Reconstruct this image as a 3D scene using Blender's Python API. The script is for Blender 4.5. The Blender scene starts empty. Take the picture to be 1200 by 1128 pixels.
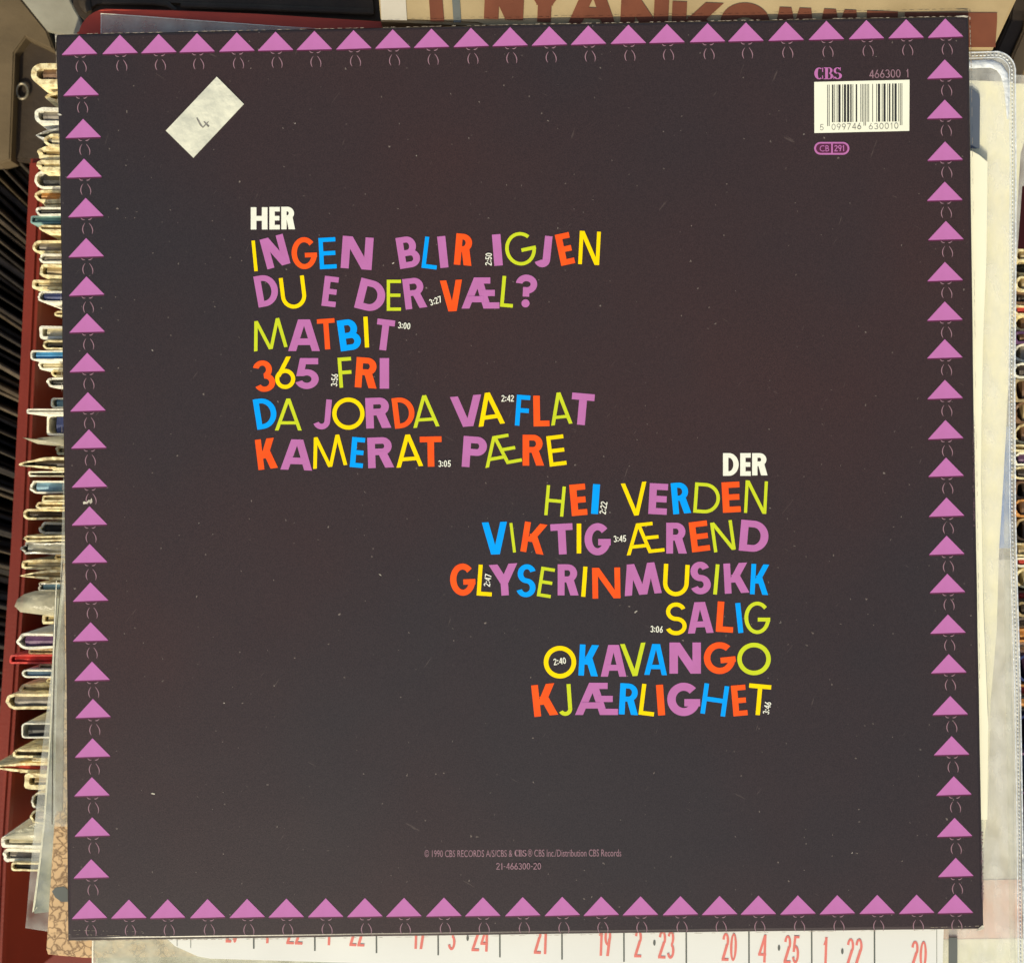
import bpy, bmesh, math, random
from mathutils import Vector, Matrix
R = math.radians
random.seed(7)
scn = bpy.context.scene
col = scn.collection

# ------------------------------------------------------------------ camera, world, sun, exposure
S = 0.315 / 1074.0            # metres per photo pixel in the plane of the cover (z = 0)
H = 0.50                      # camera height over the cover
cam_d = bpy.data.cameras.new('camera'); cam = bpy.data.objects.new('camera', cam_d); col.objects.link(cam)
cam.location = (0, 0, H); cam.rotation_euler = (0, 0, 0)
cam_d.sensor_width = 36; cam_d.lens = 36 * H / (1200 * S)
cam_d.clip_start = 0.01; cam_d.clip_end = 50
cam_d.dof.use_dof = True; cam_d.dof.focus_distance = H; cam_d.dof.aperture_fstop = 11
scn.camera = cam

SUN_EL, SUN_AZ = 43.0, 197.0        # azimuth: compass bearing in the picture, 0 = up, clockwise
w = bpy.data.worlds.new('World'); scn.world = w; w.use_nodes = True
nt = w.node_tree; bg = nt.nodes['Background']
sky = nt.nodes.new('ShaderNodeTexSky'); sky.sky_type = 'NISHITA'; sky.sun_disc = False
sky.sun_elevation = R(SUN_EL); sky.sun_rotation = R(SUN_AZ)
sky.air_density = 1.2; sky.dust_density = 3.0; sky.ozone_density = 0.6
nt.links.new(sky.outputs[0], bg.inputs[0]); bg.inputs[1].default_value = 0.11
sun_d = bpy.data.lights.new('sun', 'SUN'); sun = bpy.data.objects.new('sun', sun_d); col.objects.link(sun)
sun_d.energy = 3.1; sun_d.angle = R(0.6); sun_d.color = (1.0, 0.915, 0.66)
sd = Vector((math.sin(R(SUN_AZ)) * math.cos(R(SUN_EL)), math.cos(R(SUN_AZ)) * math.cos(R(SUN_EL)), math.sin(R(SUN_EL))))
sun.rotation_euler = sd.to_track_quat('Z', 'Y').to_euler()
scn.view_settings.view_transform = 'Standard'; scn.view_settings.look = 'None'
scn.view_settings.exposure = 0.12; scn.view_settings.gamma = 1.0; scn.view_settings.use_curve_mapping = False

def P(px, py, z=0.0):
    """a point of the place: photo pixel coordinates, at height z"""
    k = S * (H - z) / H
    return Vector(((px - 600) * k, (564 - py) * k, z))

# ------------------------------------------------------------------ materials
def mat(name, color, rough=0.6, spec=0.5, color2=None, nscale=60, ndetail=6, bump=0.0, bscale=400, contrast=(0.35, 0.65), coat=0, metallic=0):
    m = bpy.data.materials.new(name); m.use_nodes = True
    t = m.node_tree; b = t.nodes['Principled BSDF']
    b.inputs['Roughness'].default_value = rough; b.inputs['Specular IOR Level'].default_value = spec
    b.inputs['Metallic'].default_value = metallic
    if coat: b.inputs['Coat Weight'].default_value = coat; b.inputs['Coat Roughness'].default_value = 0.2
    if color2 is None: color2 = tuple(c * 0.86 for c in color)
    tc = t.nodes.new('ShaderNodeTexCoord')
    n = t.nodes.new('ShaderNodeTexNoise'); n.inputs['Scale'].default_value = nscale; n.inputs['Detail'].default_value = ndetail
    t.links.new(tc.outputs['Object'], n.inputs['Vector'])
    r = t.nodes.new('ShaderNodeValToRGB')
    r.color_ramp.elements[0].position = contrast[0]; r.color_ramp.elements[1].position = contrast[1]
    r.color_ramp.elements[0].color = (*color2, 1); r.color_ramp.elements[1].color = (*color, 1)
    t.links.new(n.outputs['Fac'], r.inputs['Fac']); t.links.new(r.outputs[0], b.inputs['Base Color'])
    if bump:
        n2 = t.nodes.new('ShaderNodeTexNoise'); n2.inputs['Scale'].default_value = bscale; n2.inputs['Detail'].default_value = 4
        t.links.new(tc.outputs['Object'], n2.inputs['Vector'])
        bp = t.nodes.new('ShaderNodeBump'); bp.inputs['Strength'].default_value = bump; bp.inputs['Distance'].default_value = 0.0006
        t.links.new(n2.outputs['Fac'], bp.inputs['Height']); t.links.new(bp.outputs[0], b.inputs['Normal'])
    return m

def plastic(name, tint=(0.9, 0.9, 0.88), opacity=0.35, rough=0.15, bump=0.5, bscale=90, stretch=(1, 1, 1)):
    """thin milky PVC sheet: part clear, part white haze, glossy"""
    m = bpy.data.materials.new(name); m.use_nodes = True
    t = m.node_tree; b = t.nodes['Principled BSDF']; out = t.nodes['Material Output']
    b.inputs['Base Color'].default_value = (*tint, 1); b.inputs['Roughness'].default_value = rough
    b.inputs['Specular IOR Level'].default_value = 0.5
    tr = t.nodes.new('ShaderNodeBsdfTransparent'); tr.inputs[0].default_value = (*[0.6 + 0.4 * c for c in tint], 1)
    mx = t.nodes.new('ShaderNodeMixShader')
    tc = t.nodes.new('ShaderNodeTexCoord'); mp = t.nodes.new('ShaderNodeMapping'); mp.inputs['Scale'].default_value = stretch
    t.links.new(tc.outputs['Object'], mp.inputs[0])
    n = t.nodes.new('ShaderNodeTexNoise'); n.inputs['Scale'].default_value = bscale * 0.6; n.inputs['Detail'].default_value = 6
    t.links.new(mp.outputs[0], n.inputs['Vector'])
    mr = t.nodes.new('ShaderNodeMapRange'); mr.inputs[1].default_value = 0.3; mr.inputs[2].default_value = 0.7
    mr.inputs[3].default_value = max(0.02, opacity - 0.12); mr.inputs[4].default_value = min(1, opacity + 0.14)
    t.links.new(n.outputs['Fac'], mr.inputs[0])
    n2 = t.nodes.new('ShaderNodeTexNoise'); n2.inputs['Scale'].default_value = bscale; n2.inputs['Detail'].default_value = 5
    t.links.new(mp.outputs[0], n2.inputs['Vector'])
    bp = t.nodes.new('ShaderNodeBump'); bp.inputs['Strength'].default_value = bump; bp.inputs['Distance'].default_value = 0.001
    t.links.new(n2.outputs['Fac'], bp.inputs['Height']); t.links.new(bp.outputs[0], b.inputs['Normal'])
    t.links.new(mr.outputs[0], mx.inputs[0]); t.links.new(tr.outputs[0], mx.inputs[1]); t.links.new(b.outputs[0], mx.inputs[2])
    t.links.new(mx.outputs[0], out.inputs[0])
    return m

def cover_mat():
    """black laminated card: slightly brown black, dust specks, fine scratches, rubbed corners"""
    m = bpy.data.materials.new('laminated_black_card'); m.use_nodes = True
    t = m.node_tree; L = t.links; b = t.nodes['Principled BSDF']
    tc = t.nodes.new('ShaderNodeTexCoord')
    def noise(sc, det=5, vec=None, rough=0.5):
        n = t.nodes.new('ShaderNodeTexNoise'); n.inputs['Scale'].default_value = sc; n.inputs['Detail'].default_value = det
        n.inputs['Roughness'].default_value = rough
        L.new(vec or tc.outputs['Object'], n.inputs['Vector']); return n.outputs['Fac']
    def ramp(inp, stops):
        r = t.nodes.new('ShaderNodeValToRGB'); e = r.color_ramp.elements
        e[0].position, e[0].color = stops[0][0], (*stops[0][1], 1); e[1].position, e[1].color = stops[1][0], (*stops[1][1], 1)
        for p_, c_ in stops[2:]:
            x = e.new(p_); x.color = (*c_, 1)
        L.new(inp, r.inputs['Fac']); return r.outputs[0]
    def mix(fac, a, bb, mode='MIX'):
        x = t.nodes.new('ShaderNodeMix'); x.data_type = 'RGBA'; x.blend_type = mode
        if isinstance(fac, float): x.inputs[0].default_value = fac
        else: L.new(fac, x.inputs[0])
        for s_, v in ((6, a), (7, bb)):
            if isinstance(v, tuple): x.inputs[s_].default_value = (*v, 1)
            else: L.new(v, x.inputs[s_])
        return x.outputs[2]
    b.inputs['Specular IOR Level'].default_value = 0.42
    base = ramp(noise(5, 4), [(0.36, (0.043, 0.023, 0.021)), (0.62, (0.029, 0.0225, 0.0235))])
    grain = ramp(noise(2600, 2), [(0.3, (0.72, 0.72, 0.72)), (0.7, (1.3, 1.3, 1.3))])
    base = mix(1.0, base, grain, 'MULTIPLY')
    # dust specks
    def specks(scale, thr, rnd):
        v = t.nodes.new('ShaderNodeTexVoronoi'); v.inputs['Scale'].default_value = scale
        # distort so that the specks are not round
        nv = t.nodes.new('ShaderNodeTexNoise'); nv.inputs['Scale'].default_value = scale * 3
        L.new(tc.outputs['Object'], nv.inputs['Vector'])
        ad = t.nodes.new('ShaderNodeMixRGB'); ad.blend_type = 'LINEAR_LIGHT'; ad.inputs[0].default_value = 0.25 / scale
        L.new(tc.outputs['Object'], ad.inputs[1]); L.new(nv.outputs['Color'], ad.inputs[2])
        L.new(ad.outputs[0], v.inputs['Vector'])
        a = t.nodes.new('ShaderNodeMath'); a.operation = 'LESS_THAN'; a.inputs[1].default_value = thr
        L.new(v.outputs['Distance'], a.inputs[0])
        sp = t.nodes.new('ShaderNodeSeparateColor'); L.new(v.outputs['Color'], sp.inputs[0])
        c = t.nodes.new('ShaderNodeMath'); c.operation = 'LESS_THAN'; c.inputs[1].default_value = rnd
        L.new(sp.outputs[0], c.inputs[0])
        d = t.nodes.new('ShaderNodeMath'); d.operation = 'MULTIPLY'; L.new(a.outputs[0], d.inputs[0]); L.new(c.outputs[0], d.inputs[1])
        e = t.nodes.new('ShaderNodeMath'); e.operation = 'MULTIPLY'; L.new(d.outputs[0], e.inputs[0]); L.new(sp.outputs[1], e.inputs[1])
        return e.outputs[0]
    base = mix(specks(330, 0.085, 0.42), base, (0.20, 0.165, 0.14))
    base = mix(specks(120, 0.035, 0.14), base, (0.55, 0.5, 0.42))
    # little hair scratches: stretched noise in two directions
    for ang, sc in ((0.5, (1, 9, 1)), (-0.9, (1, 12, 1)), (1.9, (1, 9, 1))):
        m1 = t.nodes.new('ShaderNodeMapping'); m1.inputs['Rotation'].default_value = (0, 0, ang); L.new(tc.outputs['Object'], m1.inputs[0])
        mp = t.nodes.new('ShaderNodeMapping'); mp.inputs['Scale'].default_value = sc; mp.inputs['Location'].default_value = (ang, 0, 0); L.new(m1.outputs[0], mp.inputs[0])
        s1 = ramp(noise(75, 3, mp.outputs[0]), [(0.745, (0, 0, 0)), (0.77, (0.12, 0.12, 0.12))])
        base = mix(s1, base, (0.34, 0.27, 0.23))
    L.new(base, b.inputs['Base Color'])
    rr = t.nodes.new('ShaderNodeMapRange'); rr.inputs[3].default_value = 0.24; rr.inputs[4].default_value = 0.36
    L.new(noise(9, 6), rr.inputs[0]); L.new(rr.outputs[0], b.inputs['Roughness'])
    bp = t.nodes.new('ShaderNodeBump'); bp.inputs['Strength'].default_value = 0.06; bp.inputs['Distance'].default_value = 0.0003
    L.new(noise(1500, 3), bp.inputs['Height'])
    bp2 = t.nodes.new('ShaderNodeBump'); bp2.inputs['Strength'].default_value = 0.25; bp2.inputs['Distance'].default_value = 0.002
    L.new(noise(14, 2), bp2.inputs['Height']); L.new(bp.outputs[0], bp2.inputs['Normal'])
    L.new(bp2.outputs[0], b.inputs['Normal'])
    return m

def edge_mat():
    m = mat('rubbed_card_edge', (0.62, 0.58, 0.5), 0.5, 0.4, (0.035, 0.03, 0.028), 150, 8, contrast=(0.50, 0.62)); return m

INK = {
 'pink':   mat('pink_ink', (0.49, 0.16, 0.41), 0.45, 0.2, (0.46, 0.15, 0.375), 160),
 'orange': mat('orange_ink', (0.95, 0.105, 0.012), 0.45, 0.15, (0.88, 0.085, 0.012), 160),
 'yellow': mat('yellow_ink', (0.95, 0.69, 0.0), 0.45, 0.12, (0.90, 0.645, 0.0), 160),
 'blue':   mat('blue_ink', (0.0, 0.36, 1.0), 0.45, 0.12, (0.0, 0.33, 0.93), 160),
 'lime':   mat('lime_green_ink', (0.58, 0.66, 0.022), 0.45, 0.15, (0.54, 0.62, 0.02), 160),
 'white':  mat('white_ink', (0.85, 0.85, 0.72), 0.45, 0.2, (0.8, 0.8, 0.68), 500),
 'rose':   mat('pale_rose_ink', (0.34, 0.20, 0.24), 0.45, 0.2, (0.24, 0.14, 0.17), 500),
 'plum':   mat('dark_plum_ink', (0.10, 0.02, 0.055), 0.45, 0.3),
 'black':  mat('black_ink', (0.03, 0.03, 0.03), 0.5, 0.3),
 'pencil': mat('grey_pencil', (0.16, 0.155, 0.14), 0.6, 0.3, (0.26, 0.25, 0.22), 900),
 'red':    mat('faded_red_ink', (0.72, 0.20, 0.17), 0.6, 0.3, (0.66, 0.18, 0.15), 300),
 'brown':  mat('brown_ink', (0.165, 0.048, 0.024), 0.7, 0.3, (0.13, 0.038, 0.02), 120),
 'grey':   mat('dark_grey_ink', (0.13, 0.14, 0.13), 0.7, 0.3),
}
M_cover = cover_mat(); M_edge = edge_mat()
M_card = mat('white_label_paper', (0.86, 0.86, 0.70), 0.5, 0.2, (0.83, 0.83, 0.67), 80)
M_sticker = mat('old_price_label_paper', (0.78, 0.765, 0.61), 0.45, 0.4, (0.56, 0.56, 0.46), 130, 9, bump=0.6, bscale=350)
M_paper = mat('yellowed_paper_edge', (0.90, 0.79, 0.46), 0.6, 0.35, (0.36, 0.22, 0.08), 420, 8, bump=0.7, bscale=700, contrast=(0.28, 0.58))
M_paper_pale = mat('pale_paper_edge', (0.9, 0.86, 0.7), 0.65, 0.3, (0.6, 0.55, 0.42), 300, 8, bump=0.7, bscale=700, contrast=(0.25, 0.55))
M_film = mat('crumpled_sleeve_film', (0.62, 0.62, 0.56), 0.25, 0.8, (0.22, 0.2, 0.17), 240, 8, bump=1.0, bscale=420)
M_red_crate = mat('red_crate_plastic', (0.19, 0.024, 0.012), 0.45, 0.3, (0.15, 0.019, 0.01), 25, bump=0.15, bscale=900)
M_brown = mat('brown_board', (0.15, 0.108, 0.060), 0.85, 0.2, (0.10, 0.072, 0.04), 40, 8, bump=0.4, bscale=300)
M_darkbox = mat('dark_brown_wood', (0.055, 0.038, 0.024), 0.7, 0.3, (0.035, 0.024, 0.016), 60, bump=0.4)
M_greycard = mat('grey_card', (0.34, 0.32, 0.25), 0.8, 0.2, (0.28, 0.26, 0.2), 90, bump=0.2)
M_blackpl = mat('black_crate_plastic', (0.035, 0.024, 0.014), 0.5, 0.3, (0.055, 0.04, 0.025), 80, bump=0.4, bscale=500)
M_redsheet = mat('red_folder_plastic', (0.62, 0.075, 0.035), 0.45, 0.4, (0.5, 0.06, 0.03), 50, bump=0.2)
M_beige = mat('beige_carton', (0.46, 0.35, 0.19), 0.8, 0.2, (0.34, 0.25, 0.13), 30, 8, bump=0.25, bscale=260)
M_whitestripe = mat('off_white_print', (0.56, 0.51, 0.42), 0.75, 0.2, (0.5, 0.45, 0.36), 60)
M_cal = mat('calendar_paper', (0.74, 0.745, 0.70), 0.55, 0.3, (0.70, 0.70, 0.66), 20)
M_cream = mat('cream_inner_card', (0.90, 0.87, 0.66), 0.6, 0.3, (0.86, 0.82, 0.62), 25)
M_slate = mat('slate_blue_card', (0.10, 0.12, 0.16), 0.6, 0.3)
M_pinkcard = mat('salmon_card', (0.70, 0.38, 0.30), 0.6, 0.3, (0.60, 0.48, 0.40), 30)
M_bluereflection = mat('blue_reflection_paint', (0.05, 0.2, 0.62), 0.4, 0.5)
M_dimcard = mat('dull_grey_card', (0.46, 0.44, 0.40), 0.6, 0.3, (0.58, 0.55, 0.47), 40)

def net_mat():
    """tan paper with a crackle of brown net lines"""
    m = mat('tan_net_print_paper', (0.66, 0.44, 0.23), 0.6, 0.3, (0.54, 0.36, 0.19), 60, bump=0.3, bscale=300)
    t = m.node_tree; L = t.links; b = t.nodes['Principled BSDF']; r = b.inputs['Base Color'].links[0].from_socket
    tc = t.nodes.new('ShaderNodeTexCoord')
    v = t.nodes.new('ShaderNodeTexVoronoi'); v.feature = 'DISTANCE_TO_EDGE'; v.inputs['Scale'].default_value = 290; v.inputs['Randomness'].default_value = 0.9
    nd = t.nodes.new('ShaderNodeTexNoise'); nd.inputs['Scale'].default_value = 320; L.new(tc.outputs['Object'], nd.inputs['Vector'])
    ad = t.nodes.new('ShaderNodeMixRGB'); ad.blend_type = 'LINEAR_LIGHT'; ad.inputs[0].default_value = 0.0022
    L.new(tc.outputs['Object'], ad.inputs[1]); L.new(nd.outputs['Color'], ad.inputs[2]); L.new(ad.outputs[0], v.inputs['Vector'])
    a = t.nodes.new('ShaderNodeMapRange'); a.inputs[1].default_value = 0.01; a.inputs[2].default_value = 0.13; a.inputs[3].default_value = 0.75; a.inputs[4].default_value = 0
    L.new(v.outputs['Distance'], a.inputs[0])
    mx = t.nodes.new('ShaderNodeMix'); mx.data_type = 'RGBA'; L.new(a.outputs[0], mx.inputs[0]); L.new(r, mx.inputs[6])
    mx.inputs[7].default_value = (0.10, 0.05, 0.025, 1); L.new(mx.outputs[2], b.inputs['Base Color'])
    return m
M_net = net_mat()
M_clear = plastic('clear_sleeve_plastic', (0.88, 0.88, 0.80), 0.16, 0.12, 0.6, 120)
M_milky = plastic('milky_sleeve_plastic', (0.96, 0.95, 0.89), 0.20, 0.2, 0.35, 260, (1, 0.5, 1))
M_seam = plastic('welded_seam_plastic', (0.80, 0.84, 0.88), 0.75, 0.12, 0.9, 500)
M_hazy = plastic('hazy_sleeve_plastic', (0.86, 0.86, 0.72), 0.30, 0.3, 0.4, 200)

# ------------------------------------------------------------------ object helpers
def link(name, me, m=None, parent=None):
    o = bpy.data.objects.new(name, me); col.objects.link(o)
    if m is not None:
        for x in (m if isinstance(m, (list, tuple)) else [m]): me.materials.append(x)
    if parent: o.parent = parent
    return o
def tag(o, label, cat, group=None):
    o['label'] = label; o['category'] = cat
    if group: o['group'] = group
    return o
def empty(name, loc, label, cat, group=None):
    o = bpy.data.objects.new(name, None); col.objects.link(o); o.location = loc; o.empty_display_size = 0.01
    return tag(o, label, cat, group)

def slab_mesh(pts, z, th, bevel=0.0, name='slab'):
    """pts: photo pixels of the outline at height z (top face); extruded down by th"""
    bm = bmesh.new()
    zz = z if callable(z) else (lambda x, y: z)
    top = [bm.verts.new(P(x, y, zz(x, y))) for x, y in pts]
    f = bm.faces.new(top); 
    if f.normal.z < 0: pass
    r = bmesh.ops.extrude_face_region(bm, geom=[f])
    vs = [e for e in r['geom'] if isinstance(e, bmesh.types.BMVert)]
    bmesh.ops.translate(bm, verts=vs, vec=(0, 0, -th))
    bmesh.ops.recalc_face_normals(bm, faces=bm.faces)
    if bevel:
        es = [e for e in bm.edges if all(v not in vs for v in e.verts)]
        bmesh.ops.bevel(bm, geom=es, offset=bevel, segments=2, affect='EDGES', clamp_overlap=True)
    me = bpy.data.meshes.new(name); bm.to_mesh(me); bm.free(); return me

# ------------------------------------------------------------------ 2D drawing: lettering made of strokes
def rect(x0, y0, x1, y1): return [[(x0, y0), (x1, y0), (x1, y1), (x0, y1)]]
def para(xb, yb, xt, yt, wx): return [[(xb, yb), (xb + wx, yb), (xt + wx, yt), (xt, yt)]]
def ring(cx, cy, rx, ry, tx, ty, a0, a1, n=None):
    n = n or max(6, int(abs(a1 - a0) / 9)); out = []
    def pt(a, k): return (cx + (rx - k * tx) * math.cos(R(a)), cy + (ry - k * ty) * math.sin(R(a)))
    quads = []
    for i in range(n):
        a = a0 + (a1 - a0) * i / n; b = a0 + (a1 - a0) * (i + 1) / n
        quads.append([pt(a, 0), pt(b, 0), pt(b, 1), pt(a, 1)])
    return [('strip', quads)]
def taper(pts, wd):
    """thin line through pts with widths wd"""
    L, Rr = [], []
    for i, (x, y) in enumerate(pts):
        a = pts[max(0, i - 1)]; b = pts[min(len(pts) - 1, i + 1)]
        dx, dy = b[0] - a[0], b[1] - a[1]; d = math.hypot(dx, dy) or 1
        nx, ny = -dy / d * wd[i] / 2, dx / d * wd[i] / 2
        L.append((x + nx, y + ny)); Rr.append((x - nx, y - ny))
    return [('strip', [[L[i], L[i + 1], Rr[i + 1], Rr[i]] for i in range(len(pts) - 1)])]

def glyph(ch, W, Hh, t):
    th = t * 0.86 if t > 0.16 * Hh else t
    H_ = Hh
    if ch == 'I': return rect(0, 0, W, H_)
    if ch == 'L': return rect(0, 0, t, H_) + rect(t, 0, W, th)
    if ch == 'T': return rect(0, H_ - th, W, H_) + rect(W/2 - t/2, 0, W/2 + t/2, H_ - th)
    if ch == 'H': return rect(0, 0, t, H_) + rect(W - t, 0, W, H_) + rect(t, H_*.5 - th/2, W - t, H_*.5 + th/2)
    if ch in 'EF':
        g = rect(0, 0, t, H_) + rect(t, H_ - th, W, H_) + rect(t, H_*.5 - th/2, W*.96, H_*.5 + th/2)
        return g + (rect(t, 0, W, th) if ch == 'E' else [])
    if ch == 'N':
        wx = t * 1.22
        return rect(0, 0, t, H_) + rect(W - t, 0, W, H_) + para(W - wx, 0, 0, H_, wx)
    if ch == 'A':
        wx = t * (1.12 if t < .16 * H_ else .98); a = wx * (1.05 if t < .16 * H_ else 1.5); yb = H_ * .19; th *= .95
        f = (yb + th / 2) / H_; xl = f * (W/2 - a/2) + wx * .5
        return para(0, 0, W/2 - a/2, H_, wx) + para(W - wx, 0, W/2 + a/2 - wx, H_, wx) + rect(xl, yb, W - xl, yb + th)
    if ch == 'V':
        wx = t * (1.12 if t < .16 * H_ else 1.02); a = wx * (1.05 if t < .16 * H_ else 1.3)
        return para(W/2 - a/2, 0, 0, H_, wx) + para(W/2 + a/2 - wx, 0, W - wx, H_, wx)
    if ch == 'M':
        wx = t * 1.06; s = W * .13
        return para(0, 0, s, H_, wx) + para(W - wx, 0, W - s - wx, H_, wx) + para(W/2 - wx*.55, 0, s, H_, wx) + para(W/2 - wx*.45, 0, W - s - wx, H_, wx)
    if ch == 'K':
        wx = t * 1.25
        return rect(0, 0, t, H_) + para(t * .55, H_*.36, W*.97 - wx, H_, wx) + para(W - wx, 0, t * .75 + W * .08, H_*.62, wx)
    if ch in 'DO' and ch == 'D':
        rx = min(H_ / 2, (W - t) * .95)
        return rect(0, 0, t, H_) + rect(t, 0, W - rx, th) + rect(t, H_ - th, W - rx, H_) + ring(W - rx, H_/2, rx, H_/2, t, th, -90, 90)
    if ch == 'O': return ring(W/2, H_/2, W/2, H_/2, t, t, 0, 360, 44)
    if ch == 'G':
        return ring(W/2, H_/2, W/2, H_/2, t, t * .95, 42, 360, 36) + rect(W*.52, H_/2 - th*.95, W, H_/2 + th*.05)
    if ch == 'C': return ring(W/2, H_/2, W/2, H_/2, t, t, 45, 315)
    if ch == 'S':
        ry = (H_ + th) / 4; e = t * .0
        return ring(W/2, H_ - ry, W*.47, ry, t, th, 22, 270) + ring(W/2, ry, W/2, ry, t, th, 90, -158)
    if ch == 'U':
        ry = min(W * .52, H_ * .5)
        return rect(0, ry, t, H_) + rect(W - t, ry, W, H_) + ring(W/2, ry, W/2, ry, t, t, 180, 360)
    if ch == 'J':
        rx = W/2; ry = min(W * .5, H_ * .3)
        return rect(W - t, ry, W, H_) + ring(rx, ry, rx, ry, t, t, 205, 360)
    if ch in 'PR' :
        ry = H_ * .29 if ch == 'R' else H_ * .31; Wb = W * .93 if ch == 'R' else W; rx = min(ry * 1.05, Wb - t)
        y0 = H_ - 2 * ry
        g = rect(0, 0, t, H_) + rect(t, H_ - th, Wb - rx, H_) + rect(t, y0, Wb - rx, y0 + th) + ring(Wb - rx, H_ - ry, rx, ry, t, th, -90, 90)
        if ch == 'R':
            wx = t * 1.2; g += para(W - wx, 0, max(t * .9, W * .36), y0 + th * .6, wx)
        return g
    if ch == 'B':
        r2 = H_ * .285; r1 = (H_ + th) / 2 - r2; W1 = W * .9
        rx1 = min(r1, W1 - t); rx2 = min(r2 * 1.05, W - t); y0 = 2 * r2 - th
        return (rect(0, 0, t, H_) + rect(t, H_ - th, W1 - rx1, H_) + rect(t, y0, W - rx2, y0 + th) + rect(t, 0, W - rx2, th)
                + ring(W1 - rx1, H_ - r1, rx1, r1, t, th, -90, 90) + ring(W - rx2, r2, rx2, r2, t, th, -90, 90))
    if ch == 'Y':
        wx = t * 1.18; ym = H_ * .4
        return rect(W/2 - t/2, 0, W/2 + t/2, ym + t*.2) + para(W/2 - t*.55, ym, 0, H_, wx) + para(W/2 + t*.55 - wx, ym, W - wx, H_, wx)
    if ch == 'Æ':
        wx = t * 1.1; xt, xb = W * .33, W * .58
        g = para(0, 0, xt, H_, wx) + para(xb, 0, xt, H_, wx)
        g += rect(xt + wx*.5, H_ - th, W * .76, H_) + rect((xt + xb)/2 + wx*.4, H_*.5 - th/2, W * .88, H_*.5 + th/2) + rect(xb + wx*.5, 0, W, th)
        return g + rect(W * .15, H_*.2, xb, H_*.2 + th)
    if ch == '?':
        r = H_ * .29
        return (ring(W/2, H_ - r, W/2, r, t, t, -90, 175) + rect(W/2 - t*.5, H_*.33, W/2 + t*.5, H_ - 2*r + t)
                + ring(W/2, t*.62, t*.62, t*.62, t*.62, t*.62, 0, 360, 18))
    if ch == '3':
        ry = (H_ + th) / 4
        return ring(W*.47, H_ - ry, W*.46, ry, t, th, 160, -75) + ring(W/2, ry, W/2, ry, t, th, 90, -160)
    if ch == '5':
        ry = H_ * .32
        return ring(W/2, ry, W/2, ry, t, th, 128, -160) + rect(W*.22, H_ - th, W*.98, H_) + para(W*.06, ry * 1.3, W*.22, H_, t)
    if ch == '6':
        ry = H_ * .31
        return ring(W/2, ry, W/2, ry, t, t, 0, 360) + para(W*.03, ry * 1.2, W*.55, H_, t * 1.15)
    if ch == '0': return ring(W/2, H_/2, W/2, H_/2, t, t, 0, 360, 28)
    if ch == '1': return rect(W*.62 - t*.5, 0, W*.62 + t*.5, H_) + para(W*.08, H_*.72, W*.62 - t*.5, H_*.9, t*.95)
    if ch == '2':
        ry = H_ * .29
        return ring(W/2, H_ - ry, W/2, ry, t, t, -28, 168) + para(0, t*.8, W*.94 - t*1.15, H_*.60, t*1.15) + rect(0, 0, W, t)
    if ch == '4': return rect(W*.66, 0, W*.66 + t, H_) + rect(0, H_*.24, W, H_*.24 + t) + para(0, H_*.24 + t*.5, W*.66, H_, t)
    if ch == '7': return rect(0, H_ - t, W, H_) + para(W*.15, 0, W - t*1.1, H_ - t*.5, t*1.1)
    if ch == '8':
        ry = (H_ + t) / 4
        return ring(W/2, H_ - ry, W*.45, ry, t, t, 0, 360) + ring(W/2, ry, W/2, ry, t, t, 0, 360)
    if ch == '9':
        ry = H_ * .31
        return ring(W/2, H_ - ry, W/2, ry, t, t, 0, 360) + para(W*.42 - t*.2, 0, W*.97 - t*1.15, H_ - ry*1.2, t*1.15)
    if ch == ':': return rect(W/2 - t*.6, H_*.08, W/2 + t*.6, H_*.08 + t*1.3) + rect(W/2 - t*.6, H_*.55, W/2 + t*.6, H_*.55 + t*1.3)
    if ch == '-': return rect(W*.1, H_*.4, W*.9, H_*.4 + t)
    raise KeyError(ch)
def digit_text(s, box, rot, t, gap=.16):
    """figures of the drawn alphabet set side by side in box (photo pixels), turned by rot about its centre"""
    x0, y0, x1, y1 = box; wd = {':': .42, '-': .6, '1': .72, ' ': .8}
    u = (x1 - x0) / (sum(wd.get(c, 1) for c in s) + gap * (len(s) - 1)); g = []; x = 0
    for c in s:
        if c != ' ': g += polys_map(glyph(c, u * wd.get(c, 1), y1 - y0, t), lambda a, b, x=x: (a + x, b))
        x += u * (wd.get(c, 1) + gap)
    cx, cy = (x0 + x1) / 2, (y0 + y1) / 2; c_, s_ = math.cos(R(rot)), math.sin(R(rot))
    def f(a, b):
        a -= (x1 - x0) / 2; b -= (y1 - y0) / 2
        return cx + a * c_ - b * s_, cy - (a * s_ + b * c_)
    return polys_map(g, f)

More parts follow.
